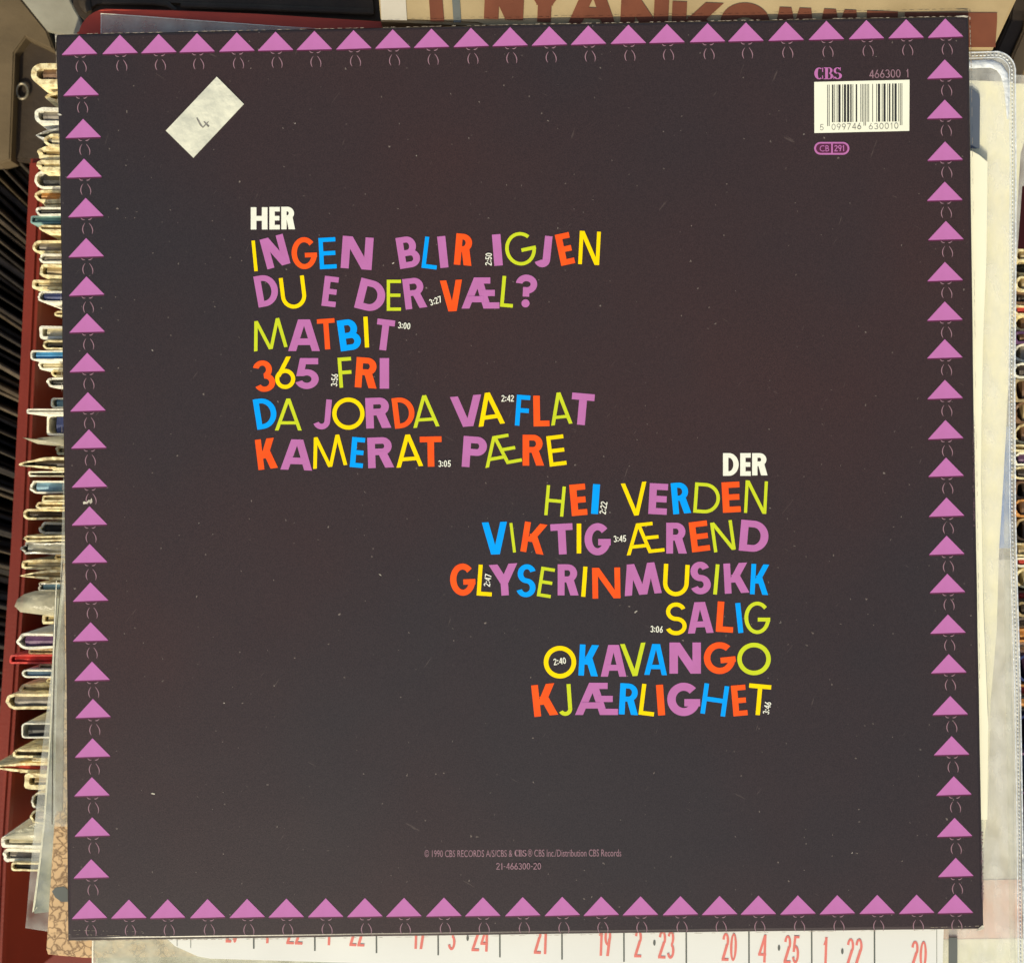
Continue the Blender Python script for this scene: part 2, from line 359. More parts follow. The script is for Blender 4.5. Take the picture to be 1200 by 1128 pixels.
def polys_bbox(g):
    xs, ys = [], []
    for p in g:
        for q in (p[1] if p[0] == 'strip' else [p]):
            for x, y in q: xs.append(x); ys.append(y)
    return min(xs), min(ys), max(xs), max(ys)
def polys_map(g, f):
    return [('strip', [[f(*v) for v in q] for q in p[1]]) if p[0] == 'strip' else [f(*v) for v in p] for p in g]
def polys_mesh(g, zbase, name='print', dz=0.000018, zplane=0.0, conv=None, midx=None):
    """g in photo pixels; every stroke lies a hair above the one before so that no two faces share a plane"""
    bm = bmesh.new()
    conv = conv or (lambda x, y, k: (P(x, y, zplane).x, P(x, y, zplane).y, zplane + zbase + dz * k))
    for k, p in enumerate(g):
        qs = p[1] if p[0] == 'strip' else [p]
        for q in qs:
            vs = [bm.verts.new(conv(x, y, k)) for x, y in q]
            f = bm.faces.new(vs); f.normal_update()
            if f.normal.z < 0: f.normal_flip()
            if midx: f.material_index = midx[k]
    bmesh.ops.remove_doubles(bm, verts=bm.verts, dist=1e-7)
    me = bpy.data.meshes.new(name); bm.to_mesh(me); bm.free(); return me

def fit_glyph(ch, box, rot, t):
    """glyph whose rotated bounding box is box (photo pixels, y down); rot counter-clockwise degrees"""
    x0, y0, x1, y1 = box; bw, bh = x1 - x0, y1 - y0
    c, s = math.cos(R(rot)), math.sin(R(rot))
    W, Hh = max(bw * .6, bw - bh * abs(s) * .8), bh * .97
    if ch == 'I': W = t
    for _ in range(14):
        g = polys_map(glyph(ch, W, Hh, t), lambda x, y: (x * c - y * s, x * s + y * c))
        a = polys_bbox(g)
        if ch != 'I': W = max(t * 1.1, W + (bw - (a[2] - a[0])) * .8)
        Hh += (bh - (a[3] - a[1])) * .8
    cx, cy = (a[0] + a[2]) / 2, (a[1] + a[3]) / 2
    return polys_map(g, lambda x, y: ((x0 + x1) / 2 + x - cx, (y0 + y1) / 2 - (y - cy)))

def text_part(name, s, box, parent, m, rot=0, z=0.00012, zplane=0.0, bold=0.0, local=None, cz=0):
    """small print with the built-in typeface, stretched into box (photo pixels), turned by rot about its centre (0/90 etc.)"""
    cu = bpy.data.curves.new('t', 'FONT'); cu.body = s; cu.size = 1; cu.resolution_u = 3; cu.offset = bold
    tmp = bpy.data.objects.new('t', cu); col.objects.link(tmp)
    dg = bpy.context.evaluated_depsgraph_get(); dg.update()
    me = bpy.data.meshes.new_from_object(tmp.evaluated_get(dg)); bpy.data.objects.remove(tmp); bpy.data.curves.remove(cu)
    me.materials.clear()
    xs = [v.co.x for v in me.vertices]; ys = [v.co.y for v in me.vertices]
    ax, ay, aw, ah = min(xs), min(ys), max(xs) - min(xs), max(ys) - min(ys)
    x0, y0, x1, y1 = box; cx, cy = (x0 + x1) / 2, (y0 + y1) / 2
    bw, bh = x1 - x0, y1 - y0
    c, s_ = math.cos(R(rot)), math.sin(R(rot))
    for v in me.vertices:
        u = ((v.co.x - ax) / aw - .5) * bw; q = ((v.co.y - ay) / ah - .5) * bh
        px, py = cx + u * c - q * s_, cy - (u * s_ + q * c)
        p = P(px, py, zplane); v.co = (p.x, p.y, zplane + z)
    return link(name, me, m, parent)

# ================================================================== THE BLACK RECORD COVER
TH = 0.0024
cover = empty('record_cover', (0, 0, -TH), 'black square record cover with multicoloured tilted lettering and pink triangle border', 'record cover')
def densify(corners, n, jit):
    out = []
    for i in range(len(corners)):
        a, b = corners[i], corners[(i + 1) % len(corners)]
        for k in range(n):
            f = k / n; j = jit if k else 0
            out.append((a[0] + (b[0] - a[0]) * f + random.uniform(-j, j), a[1] + (b[1] - a[1]) * f + random.uniform(-j, j)))
    return out
outline = densify([(64, 39.5), (600, 28), (1136.5, 18), (1142.5, 480), (1148, 780), (1154, 1089), (620, 1095.5), (78.5, 1103), (76.5, 800), (73, 500), (69, 200)], 9, 0.18)
def inset(pts, d):
    cx, cy = 609, 562; out = []
    for x, y in pts:
        sx = 1 if x < cx - 500 else (-1 if x > cx + 500 else 0); sy = 1 if y < cy - 500 else (-1 if y > cy + 500 else 0)
        out.append((x + sx * d, y + sy * d))
    return out
bm = bmesh.new()
rings = []
for d, z in ((5.0, 0.0), (2.2, -0.00025), (0.8, -0.0007), (0.0, -0.0014), (0.0, -TH)):
    rings.append([bm.verts.new(Vector((P(x, y).x, P(x, y).y, z)) - Vector((0, 0, -TH))) for x, y in inset(outline, d)])
ft = bm.faces.new(rings[0]); ft.material_index = 0
n = len(outline)
for k in range(len(rings) - 1):
    for i in range(n):
        f = bm.faces.new((rings[k][i], rings[k][(i + 1) % n], rings[k + 1][(i + 1) % n], rings[k + 1][i]))
        f.material_index = 0 if k < 2 else 1; f.smooth = k < 3
bm.faces.new(rings[-1]).material_index = 0
bmesh.ops.recalc_face_normals(bm, faces=bm.faces)
me = bpy.data.meshes.new('panel'); bm.to_mesh(me); bm.free()
panel = link('panel', me, [M_cover, M_edge], cover)
# prints sit in world coordinates over the cover; parts get the inverse of the Empty's offset
def child(o):
    o.parent = cover; o.matrix_parent_inverse = Matrix.Translation((0, 0, TH)); return o

ZP = 0.00010
# border motifs: triangle with a plum underline, two little dashes and a pair of brackets
def arc_pts(p0, p1, p2, n=7):
    out = []
    for i in range(n):
        u = i / (n - 1); out.append(tuple((1-u)**2 * a + 2*u*(1-u) * b + u*u * c for a, b, c in zip(p0, p1, p2)))
    return out
motif = [[(-20.6, -22.3), (20.6, -21.5), (20.4, -23.0), (-20.2, -23.9)], [(-20.8, -22.3), (20.8, -21.3), (0, 0)]]
mi = [1, 0]
tp = [0.4, 0.8, 1.05, 1.15, 1.05, 0.8, 0.4]
for pts, wk in ((arc_pts((-1.2, -29.6), (-6.3, -36), (-2.3, -42.4)), 1.0), (arc_pts((3.6, -29.6), (9.6, -36.5), (7.0, -42.4)), 1.0),
            (arc_pts((-5.8, -23.4), (-4, -26.2), (-1.2, -25.3)), .95), (arc_pts((2.6, -25.3), (5, -26.2), (7.4, -23.4)), .95)):
    motif += taper(pts, [x * wk for x in tp]); mi.append(2)
motif_me = polys_mesh(motif, 0, 'border_motif', conv=lambda x, y, k: (x * S, y * S, k * 0.000018), midx=mi)
for m_ in (INK['pink'], INK['plum'], INK['rose']): motif_me.materials.append(m_)
topx = [93, 140.5, 186, 231, 277.5, 323, 368.5, 414.3, 460.2, 505.6, 551.9, 597.7, 643.6, 689.4, 736.3, 781.5, 829, 874, 921, 968.3, 1015.2, 1061.8, 1107.6]
ly = [90, 139.5, 186, 232, 279, 324, 367.3, 413.4, 459.5, 503, 548.6, 593, 637, 682, 728.7, 774.8, 818.4, 864.5, 910, 957, 1006]
ry_ = [70, 117, 166, 213, 259, 307, 353.3, 397.4, 445, 492, 536, 582.7, 627.4, 672, 719.6, 766, 815, 862, 909, 957.6, 1004.4]
lx = [95, 97.5, 98.5, 100.5, 101, 101.4, 102, 102.3, 103, 104.3, 104.9, 105, 105.2, 106, 106.3, 107.9, 109, 108.5, 107.8, 108.2, 107]
rx_ = [1107, 1107, 1107.3, 1107, 1108.3, 1107.2, 1107, 1107, 1107.2, 1107.8, 1108.5, 1109, 1109.2, 1110, 1110.6, 1111.6, 1113.4, 1115, 1117.5, 1118.5, 1119.8]
spots = [(x, 42 - (x - 93) * 20 / 1014.6) for x in topx] + list(zip(lx, ly)) + list(zip(rx_, ry_))
spots += [(104.7 + 46.14 * i + random.uniform(-.5, .5), 1053.5 - 6.3 * i / 22) for i in range(23)]
for i, (x, y) in enumerate(spots):
    o = bpy.data.objects.new('border_motif', motif_me); col.objects.link(o); child(o)
    p = P(x, y); o.location = (p.x, p.y, ZP); o.rotation_euler = (0, 0, R(random.uniform(-.5, .5) + (0.35 if i < 60 else 0)))

# song titles: (character, colour, box in a zoomed view, tilt, stroke) ; views = (origin x, origin y, scale)
VA = (280, 230, 5.4545); VB = (490, 260, 5.217); VC = (280, 360, 5.4545); VD = (490, 440, 5.4545)
VE = (510, 520, 5.714); VF = (700, 520, 5.4545); VG = (600, 690, 7.05); VH = (750, 690, 7.05)
LET = [
 ('HER', VA, [('H','white',76,71,183,213,0,36), ('E','white',195,69,262,213,0,34), ('R','white',271,68,359,212,0,34)]),
 ('INGEN BLIR IGJEN', VA, [('I','yellow',78,283,123,480,5.5,22), ('N','pink',132,240,330,468,15,46), ('G','orange',337,262,500,466,2,34),
   ('E','blue',508,262,626,467,3,27), ('N','pink',650,253,862,472,-4,52), ('B','pink',1000,258,1158,466,9,44)]),
 ('INGEN BLIR IGJEN', VB, [('L','blue',20,90,115,292,-7,25), ('I','pink',112,86,190,283,6,50), ('R','orange',218,70,330,270,-5,40),
   ('I','pink',447,75,522,270,4.5,52), ('G','lime',532,63,722,267,12,22), ('J','pink',713,85,822,278,-6,46), ('E','orange',835,63,960,270,12,40), ('N','yellow',978,55,1117,265,-3,23)]),
 ('DU E DER VÆL?', VA, [('D','pink',92,505,250,712,10,42), ('U','yellow',255,505,430,718,7,25), ('E','pink',527,508,640,710,-7,40), ('D','pink',736,520,935,733,-14,50),
   ('E','lime',945,534,1036,732,0,21), ('R','pink',1043,522,1205,725,7,42)]),
 ('DU E DER VÆL?', VB, [('V','orange',133,353,268,548,3,38), ('Æ','pink',265,340,497,530,0,44), ('L','lime',500,330,580,525,-5,22), ('?','pink',598,323,728,523,-3,40)]),
 ('MATBIT', VC, [('M','lime',97,68,312,283,8,21), ('A','pink',315,78,518,280,0,52), ('T','orange',498,70,612,270,4,33), ('B','blue',625,78,780,283,8,42), ('I','yellow',793,60,835,258,3,27), ('T','pink',882,72,1000,277,-7,44)]),
 ('365 FRI', VC, [('3','orange',90,340,232,540,8,38), ('6','yellow',232,315,360,522,0,26), ('5','pink',362,325,510,522,0,46), ('F','lime',630,317,720,515,4,23), ('R','orange',740,318,880,520,-4,43), ('I','pink',898,325,962,520,0,60)]),
 ('DA JORDA VA FLAT', VC, [('D','blue',88,583,240,783,9,36), ('A','lime',230,583,402,787,0,21), ('J','pink',477,588,595,780,-5,36), ('O','yellow',597,577,803,782,0,27), ('R','pink',807,577,975,775,2,50), ('D','orange',975,577,1122,777,7,35)]),
 ('DA JORDA VA FLAT', VD, [('A','lime',-31,125,137,335,4,21), ('V','pink',203,120,403,328,5,50), ('A','yellow',387,107,555,328,8,27), ('F','blue',618,122,718,320,-4,29), ('L','orange',735,128,840,325,1,42), ('A','lime',850,107,987,320,6,21), ('T','pink',982,108,1130,317,-5,50)]),
 ('KAMERAT PÆRE', VC, [('K','orange',102,833,250,1040,7,38), ('A','pink',265,843,468,1043,-2,52), ('M','yellow',475,812,693,1033,7,22), ('E','blue',708,828,808,1027,-5,34), ('R','pink',820,830,993,1028,2,48), ('A','yellow',1007,812,1178,1025,4,25)]),
 ('KAMERAT PÆRE', VD, [('T','orange',10,388,150,582,1,42), ('P','pink',278,385,440,585,-4,50), ('Æ','lime',430,370,665,590,10,21), ('R','orange',668,378,805,575,0,42), ('E','yellow',818,375,950,582,7,25)]),
 ('DER', VF, [('D','white',803,59,903,204,0,34), ('E','white',913,59,980,204,0,34), ('R','white',989,59,1087,201,0,34)]),
 ('HEI VERDEN', VE, [('H','lime',730,275,875,487,-5,22), ('E','orange',897,265,1020,483,5,46), ('I','blue',1042,268,1105,470,-4,47)]),
 ('HEI VERDEN', VF, [('V','yellow',150,240,313,458,5,24), ('E','pink',325,250,453,453,-3,47), ('R','blue',468,247,600,450,5,38), ('D','lime',612,245,783,443,-4,22), ('E','orange',793,240,917,440,3,43), ('N','lime',937,232,1090,447,-3,20)]),
 ('VIKTIG ÆREND', VE, [('V','blue',312,520,480,740,2,44), ('I','lime',495,528,543,727,7,20), ('K','orange',570,518,752,742,-9,40), ('T','pink',770,530,920,740,3,52), ('I','yellow',947,533,978,732,0,30), ('G','pink',1000,530,1175,745,0,50)]),
 ('VIKTIG ÆREND', VF, [('Æ','yellow',188,497,430,712,6,22), ('R','pink',440,503,572,700,0,44), ('E','orange',583,488,722,693,7,40), ('N','lime',720,485,885,693,8,21), ('D','pink',903,483,1093,688,-5,50)]),
 ('GLYSERINMUSIKK', VE, [('G','orange',100,800,270,1015,2,42), ('L','yellow',277,807,380,1020,-4,27), ('Y','pink',358,797,550,1015,4,50), ('S','blue',545,805,672,1025,-4,38), ('E','lime',680,820,803,1032,-9,22), ('R','pink',820,805,960,1013,0,46), ('I','yellow',977,820,1020,1023,-4,28), ('N','orange',1050,826,1241,1035,1,38)]),
 ('GLYSERINMUSIKK', VF, [('M','pink',175,755,412,972,5,44), ('U','yellow',420,765,590,972,-3,27), ('S','pink',595,752,725,960,2,46), ('I','lime',738,768,783,962,-5,24), ('K','pink',805,757,972,957,3,43), ('K','blue',975,765,1098,965,-3,30)]),
 ('SALIG', VH, [('S','yellow',215,110,385,380,0,34), ('A','pink',395,105,608,367,2,60), ('L','orange',625,100,770,360,-4,54), ('I','blue',785,112,855,363,6,42), ('G','lime',862,103,1075,370,0,32)]),
 ('OKAVANGO', VG, [('O','yellow',262,468,530,737,0,38), ('K','blue',548,455,718,720,-3,46), ('A','pink',733,460,945,722,0,60), ('V','lime',893,440,1102,718,4,33)]),
 ('OKAVANGO', VH, [('A','blue',35,452,222,710,-1,44), ('N','pink',243,440,503,697,0,70), ('G','orange',527,437,792,700,6,54), ('O','lime',803,442,1080,710,0,37)]),
 ('KJÆRLIGHET', VG, [('K','orange',158,775,382,1055,6,56), ('J','lime',390,782,497,1045,4,33), ('Æ','pink',520,772,875,1038,0,60), ('R','blue',882,775,1040,1040,-3,48)]),
 ('KJÆRLIGHET', VH, [('L','yellow',-13,780,117,1050,-7,34), ('I','orange',132,787,207,1043,4,58), ('G','pink',225,772,497,1047,0,70), ('H','blue',498,775,737,1053,-8,38), ('E','orange',750,787,890,1050,5,50), ('T','yellow',900,777,1085,1040,-5,36)]),
]
for line, (ox, oy, sc), items in LET:
    for ch, c, x0, y0, x1, y1, rot, t in items:
        g = fit_glyph(ch, (ox + x0 / sc, oy + y0 / sc, ox + x1 / sc, oy + y1 / sc), rot, t / sc)
        o = child(link('letter', polys_mesh(g, ZP + 0.00002, 'letter'), INK[c]))
        kind = 'numeral' if ch in '356' else ('question mark' if ch == '?' else 'capital')
        if ch == '?': o['label'] = 'pink question mark ending the second title line'
        else: o['label'] = f'{c} {kind} {ch} in {line}'
# running times
for s, x0, y0, x1, y1, rot, v in [('2:50',412,190,450,270,88,VB), ('3:27',68,455,145,512,18,VB), ('3:00',1015,95,1098,142,-6,VC), ('3:56',592,425,632,508,85,VC),
        ('2:42',532,125,612,167,0,VD), ('3:05',130,545,208,580,0,VD), ('2:22',1103,385,1148,470,82,VE), ('3:45',103,585,183,625,3,VF), ('2:47',330,870,372,952,82,VE),
        ('3:06',82,305,190,355,-3,VH), ('2:40',340,565,447,622,8,VG), ('3:46',1015,925,1080,1035,78,VH)]:
    ox, oy, sc = v; x0, y0, x1, y1 = ox + x0/sc, oy + y0/sc, ox + x1/sc, oy + y1/sc
    cx, cy = (x0 + x1)/2, (y0 + y1)/2; ln, hh = 14.6, 7.6
    o = child(link('running_time', polys_mesh(digit_text(s, (cx - ln/2, cy - hh/2, cx + ln/2, cy + hh/2), rot, 1.08), ZP + 0.0003, 'running_time'), INK['white']))
    o['label'] = f'small white running time {s}'
# imprint
child(text_part('imprint_line', '© 1990 CBS RECORDS A/S/CBS &', (497.5, 995, 600.5, 1003.5), None, INK['rose'], 0.2, ZP, bold=.0))
child(text_part('imprint_line', '® CBS Inc./Distribution CBS Records', (618.5, 994.2, 728, 1003.0), None, INK['rose'], 0.2, ZP, bold=.0))
child(link('imprint_line', polys_mesh(digit_text('21-466300-20', (581.5, 1010.2, 634, 1018), 0.5, .95), ZP, 'imprint_line'), INK['rose']))
# serif company initials: thick and thin strokes
def serif_cbs(x0, y0, x1, y1):
    w, h = x1 - x0, y1 - y0; u = w / 31.0; g = []
    def C(ox, W):
        return ring(ox + W/2, h/2, W/2, h/2, W*.36, h*.07, 55, 305) + rect(ox + W*.80, h*.62, ox + W*.90, h*.97) + rect(ox + W*.80, h*.05, ox + W*.90, h*.32)
    g += C(0, 11*u)
    bx = 10.6*u
    g += rect(bx, 0, bx + 6*u, h*.06) + rect(bx, h*.94, bx + 6*u, h) + rect(bx + 1.6*u, h*.06, bx + 4.8*u, h*.94)
    g += ring(bx + 6*u, h*.74, 3.9*u, h*.26, 2.6*u, h*.06, -90, 90) + ring(bx + 6*u, h*.26, 4.6*u, h*.26, 2.9*u, h*.06, -90, 90)
    g += ring(26*u, h*.73, 4.3*u, h*.27, 2.6*u, h*.07, 30, 265) + ring(26.2*u, h*.28, 4.9*u, h*.28, 3.0*u, h*.07, 95, -160)
    g += rect(28.8*u, h*.72, 29.6*u, h) + rect(21.5*u, 0, 22.2*u, h*.28)
    return polys_map(g, lambda x, y: (x0 + x, y1 - y))
child(link('publisher_mark', polys_mesh(serif_cbs(954.2, 79.4, 986.3, 93.2), ZP, 'publisher_mark'), INK['pink']))
child(link('publisher_mark', polys_mesh(serif_cbs(603, 995, 617, 1002.8), ZP, 'publisher_mark'), INK['rose']))
child(link('catalogue_number', polys_mesh(digit_text('466300 1', (1018.5, 81.8, 1065, 91.6), 1.2, 1.15), ZP, 'catalogue_number'), INK['rose']))
# barcode
lab = [[(954.1, 96.3), (1065.8, 93.7), (1065.5, 153.6), (954.3, 156.1)]]
bl = child(link('barcode_label', polys_mesh(lab, ZP - 0.00003, 'barcode_label'), M_card)); bl['label'] = 'white barcode panel at the upper right'
def ean(code):
    Lc = ['0001101','0011001','0010011','0111101','0100011','0110001','0101111','0111011','0110111','0001011']
    Rc = [''.join('10'[int(b)] for b in c) for c in Lc]; Gc = [c[::-1] for c in Rc]
    par = ['LLLLLL','LLGLGG','LLGGLG','LLGGGL','LGLLGG','LGGLLG','LGGGLL','LGLGLG','LGLGGL','LGGLGL'][int(code[0])]
    s = '101' + ''.join((Lc if p == 'L' else Gc)[int(d)] for p, d in zip(par, code[1:7])) + '01010' + ''.join(Rc[int(d)] for d in code[7:]) + '101'
    return s
bits = ean('5099746630010'); bars = []; i = 0; X0, MW = 969.3, 88.0 / 95
while i < 95:
    if bits[i] == '1':
        j = i
        while j < 95 and bits[j] == '1': j += 1
        xa, xb = X0 + i * MW, X0 + j * MW; guard = i < 3 or i > 91 or 45 <= i < 50
        ya = 99.6 - (xa - 969) * .019; yb = (148 if guard else 143.6) - (xa - 969) * .012
        bars.append([(xa + .05, yb), (xb - .05, yb), (xb - .05, ya), (xa + .05, ya)]); i = j
    else: i += 1
def sub(o, par):      # sub-part of a cover part; both live in world coordinates
    o.parent = par; return o
sub(link('bars', polys_mesh(bars, ZP, 'bars', dz=0), INK['black']), bl)
for s, x0, x1, y in (('5', 960.6, 965, 149.3), ('099746', 974.5, 1009, 148.6), ('630010', 1018, 1052.5, 147.9)):
    sub(link('digits', polys_mesh(digit_text(s, (x0, y - 3.5, x1, y + 3.7), 1, .75, .3), ZP, 'digits'), INK['pencil']), bl)
# oval price code
def pill(x0, y0, x1, y1, n=12):
    r = (y1 - y0) / 2; cy = (y0 + y1) / 2
    return [(x0 + r - r * math.sin(math.pi * k / n), cy - r * math.cos(math.pi * k / n)) for k in range(n + 1)] + [(x1 - r + r * math.sin(math.pi * k / n), cy + r * math.cos(math.pi * k / n)) for k in range(n + 1)]
pc = child(link('price_code_oval', polys_mesh([pill(954, 166.6, 995.3, 181.5)], ZP, 'price_code_oval'), INK['pink']))
sub(link('oval_field', polys_mesh([pill(956.2, 168.6, 993.1, 179.5)], ZP + 0.00003, 'oval_field'), INK['plum']), pc)
sub(link('divider', polys_mesh(rect(974, 168.2, 975.8, 180), ZP + 0.00006, 'divider'), INK['pink']), pc)
sub(text_part('digits', 'CB', (960.5, 170.6, 971.5, 177.8), None, INK['pink'], 1, ZP + 0.00006, bold=-.005), pc)
sub(link('digits', polys_mesh(digit_text('291', (977.6, 170.3, 989.5, 177.6), 1, 1.0), ZP + 0.00006, 'digits'), INK['pink']), pc)
# price sticker
st_me = slab_mesh([(254, 90), (285.8, 122), (226.5, 185), (194.2, 153.2)], 0.00035, 0.00024)
st = child(link('price_sticker', st_me, M_sticker)); st['label'] = 'tilted cream price sticker with a pencilled 4'
def zz(x, y): return (180 + x / 9.4, 80 + y / 9.4)
pen = taper([zz(478, 548), zz(500, 590), zz(522, 630), zz(546, 655), zz(575, 625), zz(608, 592)], [1.3, 2.1, 2.1, 2.0, 1.5, 1.0]) + taper([zz(556, 590), zz(580, 615), zz(612, 648)], [1.1, 1.9, 2.1])
sub(link('pencilled_digit', polys_mesh(pen, 0.00042, 'pencilled_digit'), INK['pencil']), st)
sm = [ring(*zz(775, 340), 3.2, 3.0, 1.0, 1.0, 0, 360, 14)[0]]
# scuffs and little tears of the laminate
def scuff(pts, z=ZP): return polys_mesh([pts], z, 'scuff')
M_scuff = mat('torn_card_fibre', (0.66, 0.62, 0.5), 0.7, 0.2, (0.25, 0.22, 0.18), 700, 8)
for pts in ([(97.2, 588.2), (99, 587), (101.5, 588.6), (104, 585.2), (106, 586), (107.5, 583), (108.6, 588), (106.5, 590.3), (104.6, 588.6), (102.6, 590.2), (100, 590), (98, 591)],
            [(64.6, 40.6), (68, 40.4), (66.3, 44), (66, 50), (65.2, 50)], [(67.5, 133.0), (70.5, 133.6), (73, 135.2), (70, 135.7), (68, 135)],
            [(1120, 19.2), (1130, 18.6), (1135, 19.4), (1133, 21.2), (1128, 20.3), (1122, 20.6)], [(1146, 1087.5), (1150.5, 1083.5), (1153, 1084), (1152.5, 1087.8), (1148, 1089.5), (1143, 1090)],
            [(176.8, 929.3), (179, 928), (182, 929.6), (181, 930.6), (178.6, 930)], [(443.6, 672.2), (446, 672.6), (447.6, 674.4), (445.8, 674.2)]):
    child(link('scuff_mark', scuff(pts, ZP + 0.0001), M_scuff))
# whitened rubbing along the edges; bottom-left dashes are glints painted in pale colour
rw = random.Random(5)
def edge_wear_glints(a_, b_, n_, w0, w1, skip):
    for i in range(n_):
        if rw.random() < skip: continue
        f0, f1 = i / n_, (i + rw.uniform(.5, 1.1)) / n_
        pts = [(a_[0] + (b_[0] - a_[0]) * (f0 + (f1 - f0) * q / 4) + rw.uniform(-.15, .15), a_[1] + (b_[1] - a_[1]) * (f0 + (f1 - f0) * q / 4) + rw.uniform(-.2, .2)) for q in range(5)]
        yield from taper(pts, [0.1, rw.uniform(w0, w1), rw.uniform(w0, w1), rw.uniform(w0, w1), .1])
M_wear_glints = mat('rubbed_card_and_glints', (0.42, 0.36, 0.28), 0.6, 0.2, (0.2, 0.16, 0.12), 900, 8)
wg = list(edge_wear_glints((66, 40.6), (600, 29.2), 60, .3, .7, .25)) + list(edge_wear_glints((600, 29.2), (1136, 19.2), 60, .3, .9, .12)) + list(edge_wear_glints((65.2, 42), (70, 205), 20, .2, .6, .4))
wg += list(edge_wear_glints((1136.2, 20), (1138.3, 90), 14, .6, 1.2, .05)) + list(edge_wear_glints((1138.3, 90), (1148, 800), 60, .2, .5, .6)) + list(edge_wear_glints((80, 1101.6), (330, 1099), 30, .4, 1.0, .15)) + list(edge_wear_glints((80, 1094), (210, 1097), 40, .2, .8, .5)) + list(edge_wear_glints((84, 1089), (170, 1091), 40, .2, .5, .6)) + list(edge_wear_glints((330, 1099), (1152, 1088), 80, .2, .6, .5)) + list(edge_wear_glints((1090, 1086), (1150, 1084), 24, .3, .9, .4)) + list(edge_wear_glints((70.5, 205), (77.5, 1100), 70, .2, .5, .6))
child(link('worn_edge_and_glints', polys_mesh(wg, ZP, 'worn_edge_and_glints', dz=0.0000006), M_wear_glints))['kind'] = 'stuff'
M_dimrose = mat('worn_rose_ink', (0.22, 0.13, 0.15), 0.5, 0.2, (0.08, 0.05, 0.06), 600)
# pink spine print just round the right edge
child(text_part('spine_lettering', 'HE GJETTE NOE LE  466300 1', (1141 - 59, 557 - 1.6, 1141 + 59, 557 + 1.6), None, M_dimrose, -89.6, 0.00006))
child(text_part('spine_lettering', 'RINGENORD', (1151.1 - 40, 1014 - 1.5, 1151.1 + 40, 1014 + 1.5), None, M_dimrose, -89.2, 0.00006))

# ================================================================== THINGS UNDER THE COVER (topmost first)
# tan sleeve with a net pattern, peeping out at lower left
net = tag(link('record_cover', slab_mesh([(64, 955), (71.5, 940), (75, 800), (74, 660), (900, 650), (905, 1060), (330, 1117), (200, 1121), (100, 1122), (70, 1119.5), (56, 1118), (54, 1112)], -0.0074, 0.0016, 0.0004), M_net),
    'tan record cover with brown net pattern peeping out below the lower left corner', 'record cover')
sp = link('dark_spot', polys_mesh([[(61, 1044), (65, 1039.5), (75, 1038), (80, 1042), (80, 1056), (72, 1056), (65, 1051)]], 0.00012, 'dark_spot', zplane=-0.0074), INK['grey']); sp.parent = net
# clear sleeves at the left
def sheet(name, pts, z, m, label, cat, th=0.0004, bev=0.00015, group=None):
    return tag(link(name, slab_mesh(pts, z, th, bev), m), label, cat, group)
a = empty('plastic_sleeve', P(60, 900, -0.0095), 'clear sleeve with blue-grey paper inside, sticking out beside the left edge', 'plastic sleeve')
def kid(name, me, m, par, label=None):
    o = link(name, me, m); o.parent = par; o.matrix_parent_inverse = Matrix.Translation(-par.location)
    if label: o['label'] = label
    return o
kid('film', slab_mesh([(74, 560), (70, 700), (49, 880), (38, 990), (29.5, 1087), (56, 1091), (300, 1070), (300, 560)], -0.0094, 0.0003, 0.0001), M_clear, a)
kid('paper_insert', slab_mesh([(64, 700), (56, 900), (48, 1000), (39, 1056), (40, 1070), (60, 1068), (250, 1060), (250, 700)], -0.0103, 0.0006, 0.0001),
    mat('blue_grey_print', (0.10, 0.13, 0.14), 0.5, 0.3, (0.36, 0.36, 0.27), 150, 8), a)
kid('fold_edge', polys_mesh(taper([(66.5, 680), (60, 850), (52.5, 960), (47, 1010), (41, 1056), (39, 1068), (44, 1062)], [.8, 1.5, 2.2, 2.2, 2.4, 2.0, 1.0]), 0.0004, 'fold_edge', zplane=-0.0102), M_paper_pale, a)
b_ = empty('plastic_sleeve', P(70, 800, -0.0070), 'narrow clear sleeve edge right against the left side of the black cover', 'plastic sleeve')
kid('film', slab_mesh([(76, 655), (66, 760), (63.2, 860), (62.5, 960), (64, 968), (300, 968), (300, 655)], -0.0064, 0.0003, 0.0001), M_clear, b_)
kid('welded_seam', polys_mesh(taper([(74.5, 655), (65, 760), (62.4, 860), (61.6, 965)], [.9, .9, 1.2, 1.0]), 0.0005, 'welded_seam', zplane=-0.0064), M_blackpl, b_)

kid('paper_insert', slab_mesh([(74, 700), (67.5, 770), (65.5, 860), (64.5, 950), (73, 950), (74.5, 800)], -0.0069, 0.0004), mat('taupe_print', (0.17, 0.14, 0.10), 0.6, 0.3, (0.30, 0.28, 0.21), 200, 8), b_)
# calendar page in its sleeve, lower edge
cal = empty('calendar_page', P(650, 1100, -0.0080), 'white calendar page with red numbers and grey grid lines below the black cover', 'calendar')
CZ = -0.0062
kid('page', slab_mesh([(170, 1020), (188, 1092), (205, 1108), (232, 1120), (246, 1122.6), (403, 1127.4), (700, 1138), (1104, 1152), (1108, 1020)], CZ, 0.0003), M_cal, cal)
for x, yb in ((297.2, 1111), (368.8, 1113.4), (441, 1116), (513.3, 1118.5), (585.6, 1121), (658.4, 1123.6), (731, 1126.2), (804, 1129), (877.5, 1134), (951, 1137), (1024.6, 1140)):
    kid('grid_line', polys_mesh([[(x - .9, 1070), (x + .9, 1070), (x + 1.1, yb), (x - .7, yb)]], 0.00012, 'grid_line', zplane=CZ), INK['grey'], cal)
for x, yb in ((207.5, 1108), (223.5, 1110), (1097.6, 1142)):
    kid('grid_line', polys_mesh([[(x - .3, 1070), (x + .3, 1070), (x + .4, yb), (x - .2, yb)]], 0.00012, 'grid_line', zplane=CZ), INK['grey'], cal)
